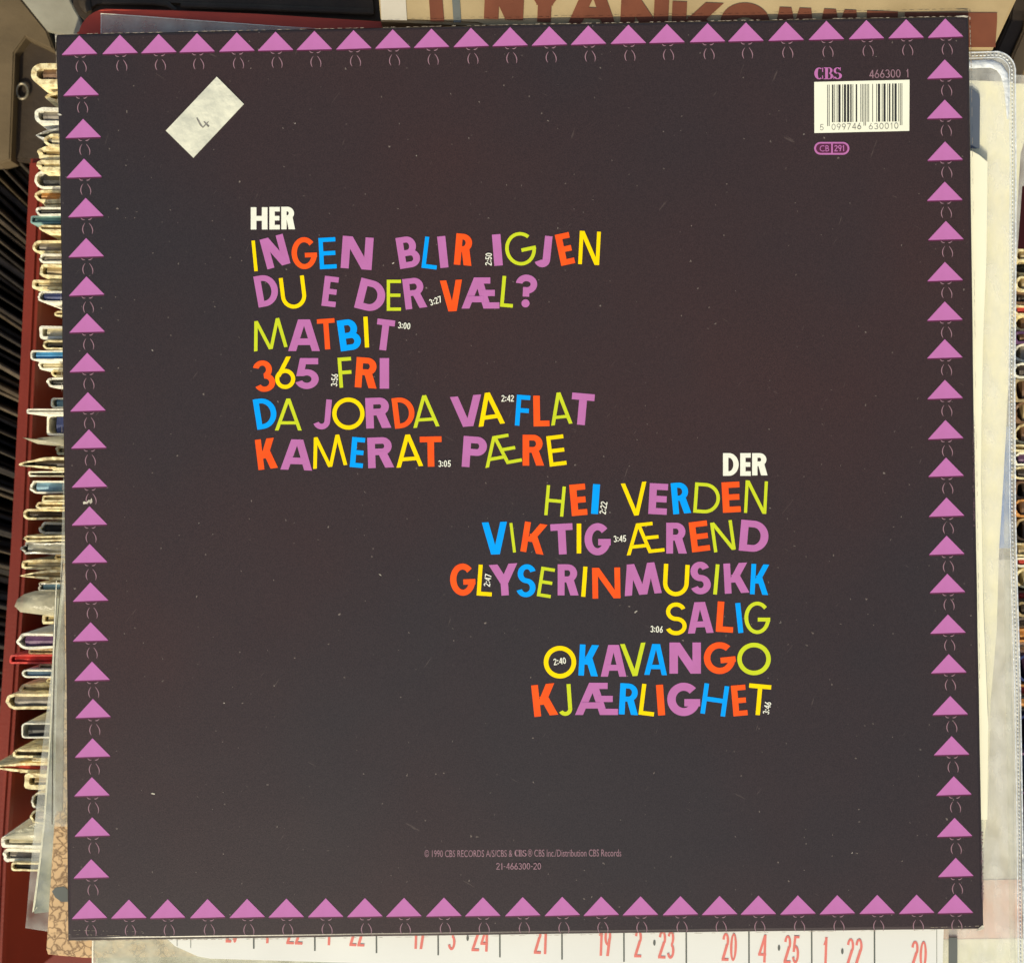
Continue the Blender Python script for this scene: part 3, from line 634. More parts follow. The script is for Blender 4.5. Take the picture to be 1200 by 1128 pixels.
for s, xa, xb, yb in (('20', 265, 279, 1103.8), ('1', 311, 315.5, 1104.5), ('22', 336, 355, 1105.8), ('1', 383.5, 387.5, 1106.8), ('22', 410, 427.5, 1108), ('17', 484, 499, 1111.2), ('3', 525, 534, 1112.6), ('24', 553, 572, 1114),
        ('21', 626, 641.5, 1117), ('19', 701, 716, 1119.3), ('2', 743.5, 752, 1121), ('23', 771.5, 790.5, 1122.5), ('20', 846, 863.5, 1125.2), ('4', 888.5, 898, 1127), ('25', 918.5, 936.5, 1128), ('1', 964, 970, 1130), ('22', 992, 1010.5, 1131.5), ('20', 1067.5, 1086, 1134.5)):
    kid('red_number', polys_mesh(digit_text(s, (xa, yb - 32.5, xb, yb), -2, 2.9, .14), 0.00014, 'red_number', zplane=CZ), INK['red'], cal)
for o in [o for o in bpy.data.objects if o.name == 't' or o.name.startswith('t.')]: bpy.data.objects.remove(o)
for x, y in ((548, 1098.5), (766.8, 1104), (912.8, 1110), (987, 1114)):
    kid('printed_dot', polys_mesh([[(x + 1.5 * math.cos(k * .52), y + 3.4 * math.sin(k * .52)) for k in range(12)]], 0.00014, 'printed_dot', zplane=CZ), INK['grey'], cal)
# hazy sleeve that holds the calendar, its left part over the net paper
sl = empty('plastic_sleeve', P(600, 1110, -0.0065), 'hazy transparent sleeve lying along the bottom under the calendar and over the net pattern', 'plastic sleeve')
kid('film', slab_mesh([(109, 1060), (108.5, 1128), (108, 1160), (820, 1180), (820, 1060)], -0.0066, 0.0002), M_hazy, sl)
kid('welded_seam', polys_mesh(taper([(109, 1090), (108.7, 1110), (108.3, 1160)], [1.5, 1.8, 1.8]), 0.0001, 'welded_seam', zplane=-0.0066), M_paper_pale, sl)
kid('backing_sheet', slab_mesh([(112, 1080), (112, 1170), (815, 1190), (815, 1080)], -0.0102, 0.0006), M_greycard, sl)

# the big plastic sleeve on the right with welded rim
rs = empty('plastic_sleeve', P(1170, 600, -0.0125), 'large milky plastic sleeve with rounded corner and stitched rim along the right side', 'plastic sleeve')
RZ = -0.0066
def corner(cx, cy, r, a0, a1, n=10): return [(cx + r * math.cos(R(a0 + (a1 - a0) * k / n)), cy - r * math.sin(R(a0 + (a1 - a0) * k / n))) for k in range(n + 1)]
def rim(d):
    return [(1040, 61.5 + d), (1140, 61.5 + d), (1166, 60.5 + d)] + corner(1166.5, 84.0, 23.5 - d, 90, 4, 10) + [(1190.6 - d, 180), (1190.4 - d, 330), (1189.3 - d, 450), (1190.0 - d, 600), (1192.5 - d, 700), (1195.6 - d, 800), (1198.5 - d, 960), (1200.5 - d, 1160)]
kid('film', slab_mesh(rim(0) + [(1040, 1160)], RZ, 0.0003), M_milky, rs)
# embossed double seam: raised lips and a chain of little welds
kid('welded_rim', polys_mesh(taper(rim(0.6), [1.6] * len(rim(0))), 0.0004, 'welded_rim', zplane=RZ), M_seam, rs)
kid('welded_rim', polys_mesh(taper(rim(7.2), [1.0] * len(rim(0))), 0.00035, 'welded_rim', zplane=RZ), M_seam, rs)
def stitches():
    bm = bmesh.new(); path = rim(4.2); d = 0
    for (xa, ya), (xb, yb) in zip(path[1:], path[2:]):
        L_ = math.hypot(xb - xa, yb - ya)
        while d < L_:
            f = d / L_; x, y = xa + (xb - xa) * f, ya + (yb - ya) * f; ux, uy = (xb - xa) / L_, (yb - ya) / L_
            l, wd = 1.5, 0.8; cs = []
            for sx, sy in ((-l, -wd), (l, -wd), (l, wd), (-l, wd)):
                p = P(x + ux * sx - uy * sy, y + uy * sx + ux * sy, RZ); cs.append(bm.verts.new((p.x, p.y, RZ + 0.0001)))
            p = P(x, y, RZ); t_ = bm.verts.new((p.x, p.y, RZ + 0.0007))
            for k in range(4): bm.faces.new((cs[k], cs[(k + 1) % 4], t_))
            d += 4.6
        d -= L_
    bmesh.ops.recalc_face_normals(bm, faces=bm.faces)
    me = bpy.data.meshes.new('weld_stitches'); bm.to_mesh(me); bm.free(); return me
s_ = kid('weld_stitches', stitches(), M_seam, rs); s_['kind'] = 'stuff'
# folded ridge of film, glossy
def ridge(path, rad, zb):
    bm = bmesh.new(); prev = None; prof = [(-1, 0), (-.7, .55), (-.25, .95), (.25, .95), (.7, .55), (1, 0)]
    for i, (x, y) in enumerate(path):
        a_ = P(*path[max(0, i-1)], zb); c_ = P(*path[min(len(path)-1, i+1)], zb); d_ = (c_ - a_).normalized(); nn = Vector((-d_.y, d_.x, 0))
        rr = rad[i] if isinstance(rad, list) else rad
        cur = [bm.verts.new(P(x, y, zb) + nn * u * rr + Vector((0, 0, v * rr * .5))) for u, v in prof]
        if prev:
            for k in range(5): bm.faces.new((prev[k], prev[k+1], cur[k+1], cur[k])).smooth = True
        prev = cur
    bmesh.ops.recalc_face_normals(bm, faces=bm.faces)
    me = bpy.data.meshes.new('ridge'); bm.to_mesh(me); bm.free(); return me
kid('film_ridge', ridge([(1130, 76), (1150, 75), (1162, 75), (1171, 79), (1177, 88), (1180, 104), (1181, 140)], [.0014, .0014, .0014, .0014, .0013, .001, .0003], RZ + 0.0002), M_seam, rs)
kid('film_ridge', ridge([(1181, 470), (1180, 600), (1181, 760), (1184, 900), (1187, 1128)], [.0003, .0010, .0011, .0012, .001], RZ + 0.0002), M_clear, rs)

# inside / under the right sleeve: cards of different colour
def card(pts, z, m, label, name='inner_card', cat='card', th=0.0006): return tag(link(name, slab_mesh(pts, z, th), m), label, cat)
card([(1060, 176), (1139, 177), (1148, 182), (1157.3, 190), (1156, 300), (1152, 400), (1150, 500), (1149.5, 560), (1152, 700), (1158, 850), (1157, 960), (1060, 960)], -0.0029, M_cream, 'cream card with clipped corner just right of the black cover', th=0.0005)
card([(1060, 100), (1139, 104), (1147, 110), (1148.5, 116), (1148, 174), (1060, 172)], -0.0054, M_slate, 'slate blue strip between black cover and upper right sleeve corner', th=0.0005)
card([(1060, 92), (1186, 96), (1186.5, 330), (1182, 450), (1176, 560), (1171, 640), (1168, 740), (1161, 820), (1158, 940), (1152, 1000), (1060, 1000)], -0.0078, M_cream, 'wide cream paper inside the milky sleeve on the right', 'inner_paper', 'paper')
card([(1060, 660), (1190, 655), (1194, 800), (1197, 1030), (1060, 1030)], -0.0092, M_dimcard, 'dull grey card low inside the sleeve on the right')
card([(1165, 500), (1184, 500), (1185, 642), (1165, 642)], -0.0088, M_bluereflection, 'bright blue strip painted as a reflection on the sleeve rim at mid right')  # blue reflection on the sleeve, put in as a coloured strip
card([(1060, 1032), (1197, 1030), (1198, 1098), (1060, 1100)], -0.0089, M_pinkcard, 'salmon pink card seen through the sleeve at lower right')
card([(1060, 1101), (1200, 1099), (1200, 1170), (1060, 1170)], -0.0092, mat('pale_green_white_card', (0.76, 0.76, 0.60), 0.6, 0.3, (0.66, 0.65, 0.53), 40), 'pale greenish card at the bottom right corner')
card([(1112, 1098), (1122, 1098), (1122, 1135), (1112, 1135)], -0.0060, INK['grey'], 'short dark grey bar between the calendar and the right sleeve', 'dark_tab', 'tab', 0.0004)
# second sleeve further right
rs2 = empty('plastic_sleeve', P(1195, 200, -0.016), 'second white sleeve whose edge shows behind the stitched one at far right', 'plastic sleeve')
kid('film', slab_mesh([(1150, 86), (1196, 88), (1230, 92), (1230, 215), (1198, 218), (1192, 300), (1187, 420), (1150, 420)], -0.0125, 0.0003), M_milky, rs2)
kid('paper_insert', slab_mesh([(1150, 97), (1230, 99), (1205, 150), (1196, 180), (1191, 260), (1150, 262)], -0.0135, 0.0005), M_cream, rs2)

# ================================================================== RECORDS STANDING IN THE RED CRATE
def rec_color(c):
    base = {'black': (0.028, 0.026, 0.024), 'dark': (0.07, 0.05, 0.035), 'tan': (0.48, 0.36, 0.18), 'cream': (0.74, 0.65, 0.42), 'white': (0.78, 0.76, 0.68), 'orange': (0.72, 0.32, 0.08),
            'teal': (0.26, 0.42, 0.38), 'grey': (0.30, 0.26, 0.21), 'navy': (0.03, 0.045, 0.16), 'sky': (0.05, 0.33, 0.68), 'pale blue': (0.25, 0.45, 0.58), 'red': (0.72, 0.07, 0.05),
            'purple': (0.16, 0.07, 0.16), 'film': (0.5, 0.5, 0.44), 'brown': (0.22, 0.12, 0.06), 'steel': (0.15, 0.25, 0.36)}[c]
    return mat('printed_card_' + c.replace(' ', '_'), base, 0.5, 0.4, tuple(x * 0.55 for x in base), 220, 6, bump=0.5, bscale=500)
RC = {}
def rc(c):
    if c not in RC: RC[c] = rec_color(c)
    return RC[c]

def shell_mesh(length, h, tw, style, depth, jit, rnd):
    """folded card seen from above: two walls joined by a rounded, square or pointed fold at the left end (x = 0), open to the right"""
    n = 16; outer, inner = [], []
    def end(hh, off):
        pts = []
        if style == 'square':
            r = min(hh * .45, 0.0012); pts = [(off + r, hh), (off + r * .3, hh - r * .3), (off, hh - r), (off, 0), (off, -hh + r), (off + r * .3, -hh + r * .3), (off + r, -hh)]
        elif style == 'point':
            for k in range(n + 1):
                a_ = math.pi / 2 + math.pi * k / n; u = abs(math.sin(a_)); pts.append((off + (length * .0 + 0.012) * u ** 1.6, hh * math.sin(a_)))
        else:
            for k in range(n + 1):
                a_ = math.pi / 2 + math.pi * k / n; pts.append((off + hh * 1.1 + hh * 1.1 * math.cos(a_), hh * math.sin(a_)))
        return pts
    O = end(h / 2, 0); I = end(max(h / 2 - tw, h * .12), tw * 1.1)
    seg = [0.0025, 0.0045, 0.007, 0.010, 0.013, 0.017, 0.022, 0.04, length]
    def chain(E, hh):
        up = [(x, hh) for x in reversed(seg) if x > E[0][0] + .001]; dn = [(x, -hh) for x in seg if x > E[0][0] + .001]
        return up + E + dn
    A = chain(O, h / 2); B = chain(I, max(h / 2 - tw, h * .12))
    m_ = min(len(A), len(B)); A = A[-m_:] if len(A) > m_ else A; B = B[-m_:] if len(B) > m_ else B
    bm = bmesh.new()
    ph = [rnd.uniform(0, 6.3) for _ in range(6)]; fq = [rnd.uniform(.35, .8), rnd.uniform(1.1, 1.9)]
    tops_o, tops_i, bo, bi = [], [], [], []
    for q_, ((xo, yo), (xi, yi)) in enumerate(zip(A, B)):
        wv = [.6 * math.sin(fq[0] * q_ + ph[i_]) + .3 * math.sin(fq[1] * q_ + ph[i_ + 3]) + rnd.uniform(-.12, .12) for i_ in range(3)]
        dx, dy, dz = wv[0] * jit, wv[1] * jit * .55, wv[2] * jit * .8
        to = Vector((xo + dx, yo + dy, dz)); ti = Vector((xi + dx * .8, yi + dy * .6, dz + wv[1] * jit * .3))
        tops_o.append(bm.verts.new(to)); tops_i.append(bm.verts.new(ti))
        bo.append(bm.verts.new((xo, yo, -depth))); bi.append(bm.verts.new((xi, yi, -depth)))
    for k in range(m_ - 1):
        bm.faces.new((tops_o[k], tops_o[k+1], tops_i[k+1], tops_i[k]))
        bm.faces.new((tops_o[k], bo[k], bo[k+1], tops_o[k+1])).smooth = True; bm.faces.new((tops_i[k], tops_i[k+1], bi[k+1], bi[k]))
    bmesh.ops.recalc_face_normals(bm, faces=bm.faces)
    me = bpy.data.meshes.new('cover'); bm.to_mesh(me); bm.free(); return me

def rec(y0, y1, x, wall, fill, label, style='round', tilt=0.0, ragged=0.15, tw=1.3, z=None, grp='records standing in the red crate', length=0.296):
    rnd = random.Random(int(y0 * 31 + x))
    z = z if z is not None else rnd.uniform(-0.032, -0.020)
    k = S * (H - z) / H
    h = (y1 - y0) * k; p = P(x, (y0 + y1) / 2, z)
    t = empty('record_sleeve', p, label, 'record', grp)
    t.rotation_euler = (0, 0, R(max(-1.2, min(1.2, tilt * .2))))
    wm = {'paper': M_paper, 'pale': M_paper_pale, 'film': M_film}.get(wall) or rc(wall)
    t_w = min(tw * k, h * .38)
    c = link('outer_cover', shell_mesh(length, h, t_w, style, 0.27, (ragged + .12) * k * 2.4, rnd), wm, t)
    hi = max(h - 2 * t_w, h * .2)
    bm = bmesh.new(); x0 = t_w * 1.6 + (0.004 if style == 'point' else hi * .35)
    n = 14; rows = []
    for q in range(n + 1):
        xx = x0 + (length - .004 - x0) * (q / n) ** 2; dz = rnd.uniform(-.0006, .0002)
        rows.append([bm.verts.new((xx, hi/2, -.27)), bm.verts.new((xx, hi/2, -.0012 + dz)), bm.verts.new((xx, 0, -.0005 + dz)), bm.verts.new((xx, -hi/2, -.0012 + dz)), bm.verts.new((xx, -hi/2, -.27))])
    for a_, b2 in zip(rows, rows[1:]):
        for u in range(4): bm.faces.new((a_[u], a_[u+1], b2[u+1], b2[u]))
    bm.faces.new(rows[0]); bm.faces.new(rows[-1])
    bmesh.ops.recalc_face_normals(bm, faces=bm.faces)
    me = bpy.data.meshes.new('inner_sleeve'); bm.to_mesh(me); bm.free()
    link('inner_sleeve', me, rc(fill), t)
    return t

LEFT = [
 (74.5, 99, 36, 'paper', 'brown', 'thick cream record fold with brown slot, topmost left of the black cover', 'round', 0, .1, 6),
 (102, 125, 52, 'paper', 'tan', 'ragged torn tan record end just under the topmost thick cream fold', 'point', 6, .9, 5),
 (126, 145, 40, 'pale', 'grey', 'pale rounded record fold beside the torn white nick in the black cover edge', 'round', -5, .25, 4),
 (143, 156, 58, 'pale', 'cream', 'small rolled white record end between grey torn paper and the black cover', 'round', 0, .3, 3),
 (147, 168, 43, 'film', 'grey', 'grey torn crumpled paper end in the upper part of the record row', 'point', -14, 1.2, 2),
 (157, 172, 52, 'paper', 'cream', 'cream record end just below the grey torn paper', 'round', 3, .35, 3),
 (172, 187, 44, 'paper', 'tan', 'tan record end second above the white rimmed black one near the crate corner', 'round', 2, .4, 5),
 (187.5, 200, 43, 'paper', 'cream', 'plain cream record end directly above the white rimmed black one', 'round', 0, .3, 4.5),
 (200.5, 221, 40, 'pale', 'black', 'white rimmed record with black inner sleeve, highest one over red crate plastic', 'round', 0, .25, 2.6),
 (223, 236, 41, 'paper', 'orange', 'record with orange stripe inside a cream fold', 'round', -1, .2, 2.6),
 (236.5, 242, 51, 'paper', 'cream', 'thin cream record end right under the orange striped one', 'round', 0, .2, 2),
 (242.5, 252.5, 42, 'pale', 'black', 'white edged record with black print just above the teal one', 'round', 0, .3, 2.2),
 (253, 262, 36, 'teal', 'teal', 'pale teal record end sticking out to the left', 'square', 0, .12, 1.6),
 (263.5, 270.5, 46, 'paper', 'tan', 'thin tan record end under the teal one', 'round', -4, .25, 2),
 (282, 296.5, 38, 'paper', 'grey', 'cream folded record with grey inside, first below the upper red gap', 'round', 0, .15, 2.6),
 (297.5, 308, 46, 'pale', 'grey', 'pale record end with grey top second below the upper red gap', 'round', 0, .25, 2.2),
 (309.5, 325, 46, 'paper', 'tan', 'yellowish bent record end above the long plain cream one', 'round', -7, .4, 3),
 (328, 339, 38, 'paper', 'cream', 'long plain cream record end directly above the navy blue one', 'square', 0, .12, 3),
 (341, 354, 44, 'pale', 'navy', 'navy blue record end with white wrinkled rim', 'round', -3, .35, 2),
 (364.5, 371, 64, 'paper', 'tan', 'short tan record end alone between two red gaps', 'round', 0, .2, 2),
 (382, 397, 46, 'pale', 'cream', 'square cream record end below the short tan one', 'square', 0, .15, 3.0),
 (398.5, 409, 50, 'paper', 'black', 'cream hooked record with black inside, just above the bright blue one', 'round', -3, .25, 2),
 (410.5, 422, 36, 'pale', 'sky', 'bright sky blue record end with white rim', 'square', 0, .12, 1.6),
 (423.5, 433, 45, 'pale', 'cream', 'pale record end right under the bright blue one', 'round', -1, .25, 2),
 (433.5, 441.5, 60, 'paper', 'tan', 'short tan record end second under the bright blue one', 'round', 0, .25, 2),
 (442, 453.5, 55, 'pale', 'black', 'white rimmed pointed record end third under the bright blue one', 'round', 0, .4, 2.4),
 (466, 478, 60, 'pale', 'pale blue', 'short blue record end above the long thin white one', 'square', 0, .12, 1.8),
 (479, 484.5, 31, 'pale', 'cream', 'very long thin white record edge reaching far left', 'square', 0, .1, 2),
 (485.5, 510, 55, 'pale', 'navy', 'thick white rimmed box set with navy blue inside', 'square', 0, .15, 2.2),
 (522, 533, 65, 'paper', 'tan', 'short tan record end under the pointed clear flap', 'round', 0, .4, 3),
 (535.5, 551, 22, 'paper', 'dark', 'ragged cream record reaching far left at mid height', 'point', 1, .9, 3.4),
 (552, 558.5, 33, 'pale', 'black', 'thin black record end under the ragged cream one', 'round', 0, .25, 1.6),
 (563, 578, 35, 'pale', 'pale blue', 'light blue record end with white crumpled tip', 'round', -1, .35, 2.2),
 (580.5, 588, 49, 'paper', 'cream', 'cream record end first below the light blue one', 'square', 0, .25, 2),
 (588.5, 596, 42, 'paper', 'tan', 'cream curled record end second below the light blue one', 'round', 0, .3, 2.2),
 (596.5, 608.5, 27, 'paper', 'dark', 'cream folded record with dark slot reaching left below the light blue one', 'round', -1, .2, 2.4),
 (612, 626, 46, 'pale', 'black', 'white scuffed record with black inside above the crumpled film', 'round', -1, .6, 2.6),
 (627.5, 634.5, 28, 'paper', 'cream', 'thin cream record directly above the crumpled film', 'round', 0, .5, 2),
 (635.5, 649.5, 25, 'film', 'film', 'record in crumpled shiny clear film with blunt end', 'round', 0, 1.0, 2.2),
 (649.5, 655.5, 64, 'paper', 'tan', 'tiny tan record end right under the crumpled film', 'round', 0, .25, 2),
 (656, 667, 25, 'paper', 'cream', 'yellow cream record end with small round hole', 'round', 0, .3, 2.8),
 (668.5, 680, 23, 'paper', 'tan', 'broad tan record flap above the large clear leaf', 'point', 6, .3, 3),
 (682, 693, 44, 'film', 'pale blue', 'blue white crumpled film end above the large clear leaf', 'round', 0, .9, 2),
 (719.5, 731, 49, 'paper', 'cream', 'cream square record end below the large clear leaf', 'square', 0, .35, 3),
 (742, 760, 20, 'pale', 'purple', 'white rimmed record with purple black inside above the red one', 'round', 1, .5, 2.8),
 (760.5, 766.5, 33, 'paper', 'tan', 'thin cream record edge directly above the red one', 'square', 0, .25, 1.8),
 (767, 777.5, 11, 'red', 'red', 'bright red record end reaching far left', 'square', 0, .12, 2),
 (778, 784, 45, 'paper', 'cream', 'cream record end squeezed between the red and the dark blue ones', 'round', 0, .3, 2),
 (784.5, 794, 26, 'pale', 'steel', 'dull blue record with white rim under the red one', 'round', 0, .2, 1.8),
 (795, 800, 54, 'paper', 'tan', 'short tan record end under the dull blue one', 'round', 0, .3, 1.8),
 (801.5, 812, 23, 'paper', 'cream', 'long yellow cream record above the curled loop', 'round', 1, .35, 3.2),
 (813, 831, 7, 'paper', 'grey', 'cream record curled into a loop at far left', 'round', 5, .5, 3.2),
 (847, 864.5, 25, 'pale', 'black', 'black box shaped record end with white outline', 'square', 0, .12, 1.6),
 (877.5, 887.5, 15, 'paper', 'dark', 'small rolled cream record end below the black box', 'round', -6, .35, 2.6),
 (888, 892, 37, 'paper', 'grey', 'thin rolled grey end left of the clear sleeve', 'round', 0, .3, 1.5),
 (893, 904, -14, 'paper', 'red', 'pinkish red record edge crossing the crate rim at left', 'point', -4, .5, 3),
 (906, 924, 29, 'paper', 'tan', 'yellow tan block of record edge left of the clear sleeve', 'square', -2, .4, 5),
 (929, 947, 36, 'pale', 'dark', 'dark record with curly cream rim, upper of two by the clear sleeve', 'round', 0, .5, 2),
 (948, 965, 36, 'paper', 'brown', 'brown record with curly cream rim, lower of two by the clear sleeve', 'round', 0, .5, 2),
 (979, 993, 2, 'pale', 'cream', 'long white cream record reaching far left, upper of the bottom stack', 'square', -4, .3, 3.4),
 (994, 1009, 3, 'pale', 'grey', 'long rounded cream record, second of the bottom stack', 'round', -3, .4, 3.4),
 (1010, 1020, 13, 'paper', 'black', 'lowest record of the row with a black inside', 'square', -3, .3, 2),
]
for e in LEFT:
    y0, y1, x, wall, fill, label, style, tilt, rag, tw = e
    rec(y0, y1, x, wall, fill, label, style, tilt, rag, tw)
# two loose clear flaps
def leaf(pts, z, label, m):
    bm = bmesh.new(); vs = []
    c = P(sum(p[0] for p in pts) / len(pts), sum(p[1] for p in pts) / len(pts), z + .002); cv = bm.verts.new(c)
    for x, y in pts: vs.append(bm.verts.new(P(x, y, z + random.uniform(-.0006, .0006))))
    for k in range(len(vs)): bm.faces.new((vs[k], vs[(k + 1) % len(vs)], cv)).smooth = True
    bmesh.ops.recalc_face_normals(bm, faces=bm.faces)
    g = bmesh.ops.extrude_face_region(bm, geom=list(bm.faces)); bmesh.ops.translate(bm, verts=[v for v in g['geom'] if isinstance(v, bmesh.types.BMVert)], vec=(0, 0, -.0004))
    bmesh.ops.recalc_face_normals(bm, faces=bm.faces)
    me = bpy.data.meshes.new('flap'); bm.to_mesh(me); bm.free()
    return tag(link('sleeve_flap', me, m), label, 'plastic flap')
M_leaf = plastic('old_film', (0.66, 0.62, 0.45), 0.5, 0.2, 0.8, 300)
leaf([(25.5, 512), (36, 515), (48, 512.5), (62, 511.5), (90, 511), (90, 523), (62, 522), (44, 520), (34, 516)], -0.016, 'pointed clear plastic flap at mid height left of the cover', M_leaf)
leaf([(17, 710), (20, 702), (28, 696), (40, 692.5), (54, 691), (90, 690), (90, 722), (56, 721), (36, 718.5), (24, 717)], -0.016, 'large rounded clear plastic leaf bulging left of the cover', M_leaf)
leaf([(2, 982), (16, 975), (34, 967), (60, 960), (60, 985), (30, 984)], -0.018, 'clear triangular flap above the bottom stack of records', M_leaf)

# records seen past the right sleeve
RIGHT = [(292, 306, 'paper', 'tan'), (307, 322, 'paper', 'black'), (323, 341, 'paper', 'tan'), (342, 356, 'brown', 'dark'), (357, 369, 'paper', 'red'), (370, 388, 'paper', 'brown'), (389, 402, 'purple', 'brown'), (403, 424, 'pale', 'grey'),
         (425, 443, 'pale', 'dark'), (444, 470, 'tan', 'brown'), (471, 496, 'brown', 'tan'), (497, 520, 'paper', 'brown'), (521, 529, 'paper', 'tan'), (530, 546, 'pale', 'purple'), (547, 562, 'paper', 'dark'), (564, 584, 'brown', 'dark'),
         (585, 606, 'orange', 'brown'), (607, 634, 'tan', 'dark'), (636, 652, 'paper', 'tan'), (653, 664, 'pale', 'red'), (665, 690, 'paper', 'cream'), (692, 704, 'brown', 'red'), (705, 722, 'tan', 'dark'), (724, 736, 'pale', 'grey'), (737, 752, 'orange', 'orange'), (753, 764, 'pale', 'cream'),
         (766, 800, 'navy', 'purple'), (802, 815, 'orange', 'red'), (816, 832, 'black', 'orange'), (834, 880, 'navy', 'purple'), (882, 930, 'purple', 'navy'), (932, 990, 'black', 'purple'), (992, 1060, 'dark', 'purple'), (1062, 1110, 'black', 'dark')]
nm = {'paper': 'cream', 'pale': 'white', 'brown': 'brown', 'purple': 'purple', 'tan': 'tan', 'orange': 'orange', 'navy': 'navy', 'black': 'black', 'dark': 'dark'}
for i, (y0, y1, wall, fill) in enumerate(RIGHT):
    where = ('near top' if i < 7 else 'upper middle' if i < 14 else 'middle' if i < 20 else 'lower middle' if i < 27 else 'low') + ' of far right row'
    inner = 'the same' if nm[wall] == fill else fill
    if i == 2: where = 'third from top of far right row'
    rnd = random.Random(i)
    rec(y0, y1, 1186 + rnd.uniform(0, 4), wall, fill, f'record with {nm[wall]} edge and {inner} inside, {where}', 'round' if i % 3 else 'square', rnd.uniform(-3, 3), .5, 2.5, z=-0.024 - rnd.uniform(0, .008), grp='records past the right sleeve', length=0.08)

# ================================================================== CRATE, NEIGHBOUR CRATE AND THINGS BEHIND
crate = empty('record_crate', (0, 0, -0.33), 'red plastic crate holding the row of worn records under the black cover', 'crate')
def wall_mesh(top, bot, zt, zb, th):
    """slanted wall from the line top (pixels at zt) to the line bot (metres x,y at zb), th thick to the left"""
    bm = bmesh.new(); off = Vector((-th, 0, 0)); pts = []
    for (x, y), (bx, by) in zip(top, bot): pts.append((P(x, y, zt), Vector((bx, by, zb))))
    A = [(bm.verts.new(a), bm.verts.new(b)) for a, b in pts]; B = [(bm.verts.new(a + off), bm.verts.new(b + off)) for a, b in pts]
    for k in range(len(pts) - 1):
        bm.faces.new((A[k][0], A[k][1], A[k+1][1], A[k+1][0])); bm.faces.new((B[k][0], B[k+1][0], B[k+1][1], B[k][1]))
        bm.faces.new((A[k][0], A[k+1][0], B[k+1][0], B[k][0]))
    bm.faces.new((A[0][0], B[0][0], B[0][1], A[0][1])); bm.faces.new((A[-1][0], A[-1][1], B[-1][1], B[-1][0]))
    bmesh.ops.recalc_face_normals(bm, faces=bm.faces)
    me = bpy.data.meshes.new('side_wall'); bm.to_mesh(me); bm.free(); return me
kid('side_wall', wall_mesh([(44, 191), (33, 430), (22, 640), (8, 850), (-4, 1000), (-12, 1180)], [(-.163, .13), (-.167, .05), (-.172, -.03), (-.178, -.10), (-.182, -.15), (-.188, -.21)], -0.060, -0.33, 0.003), M_red_crate, crate)
kid('rim', slab_mesh([(38, 190), (50, 190), (30, 640), (16, 850), (6, 1000), (-2, 1180), (-14, 1180), (-8, 1000), (4, 850), (15, 640), (28, 430)], -0.058, 0.006, 0.0015), M_red_crate, crate)
kid('base_plate', slab_mesh([(-50, 100), (1300, 100), (1300, 1400), (-50, 1400)], -0.322, 0.004), M_red_crate, crate)
kid('end_wall', slab_mesh([(36, 186), (300, 180), (300, 196), (36, 202)], -0.062, 0.26), M_red_crate, crate)

# neighbouring row of dark records, fanned
nb = 74
for i in range(nb):
    f = i / (nb - 1); y = 205 + 760 * f
    xr = 40 - 44 * f ** 1.25; ang = -(44 * (1 - f) ** 1.5 + 3)
    z = -0.070 - random.uniform(0, .014); k = S * (H - z) / H
    th_ = random.choice((0.0010, 0.0014, 0.0018, 0.0026)); y += random.uniform(-4, 4); ang += random.uniform(-2, 2)
    bm = bmesh.new()
    r = bmesh.ops.create_cube(bm, size=1)
    L0 = 0.16
    bmesh.ops.scale(bm, verts=bm.verts, vec=(L0, th_, 0.22)); bmesh.ops.translate(bm, verts=bm.verts, vec=(-L0 / 2, 0, -0.11))
    bmesh.ops.bevel(bm, geom=[e for e in bm.edges if all(v.co.z > -.001 for v in e.verts)], offset=0.0005, segments=1, affect='EDGES')
    me = bpy.data.meshes.new('record'); bm.to_mesh(me); bm.free()
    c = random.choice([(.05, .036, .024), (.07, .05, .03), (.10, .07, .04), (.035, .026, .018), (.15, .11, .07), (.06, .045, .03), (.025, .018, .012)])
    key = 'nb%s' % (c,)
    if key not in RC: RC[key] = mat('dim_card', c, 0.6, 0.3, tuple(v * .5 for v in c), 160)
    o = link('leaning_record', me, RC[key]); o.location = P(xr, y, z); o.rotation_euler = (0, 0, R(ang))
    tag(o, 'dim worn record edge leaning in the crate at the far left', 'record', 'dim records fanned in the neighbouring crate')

# dark wooden box and brown board at upper left
db = empty('wooden_box', P(40, 110, -0.075), 'dark brown wooden box with a small metal ring left of the topmost records', 'box')
kid('box_body', slab_mesh([(16, 60), (30, 34), (60, 32), (130, 40), (130, 189), (11, 188)], -0.070, 0.20, 0.001), M_darkbox, db)
M_metal = mat('dull_metal', (0.34, 0.29, 0.2), 0.35, 0.5, (0.2, 0.17, 0.12), 200, metallic=.7)
bm = bmesh.new(); n1, n2 = 20, 8; vs = []
c0 = P(26, 107, -0.068)
for a_ in range(n1):
    A_ = 2 * math.pi * a_ / n1
    vs.append([bm.verts.new(c0 + Vector(((.0022 + .00055 * math.cos(2*math.pi*b/n2)) * math.cos(A_), (.003 + .00055 * math.cos(2*math.pi*b/n2)) * math.sin(A_), .00055 * math.sin(2*math.pi*b/n2)))) for b in range(n2)])
for a_ in range(n1):
    for b in range(n2): bm.faces.new((vs[a_][b], vs[(a_+1)%n1][b], vs[(a_+1)%n1][(b+1)%n2], vs[a_][(b+1)%n2]))
bmesh.ops.recalc_face_normals(bm, faces=bm.faces)
me = bpy.data.meshes.new('metal_ring'); bm.to_mesh(me); bm.free(); kid('metal_ring', me, M_metal, db)
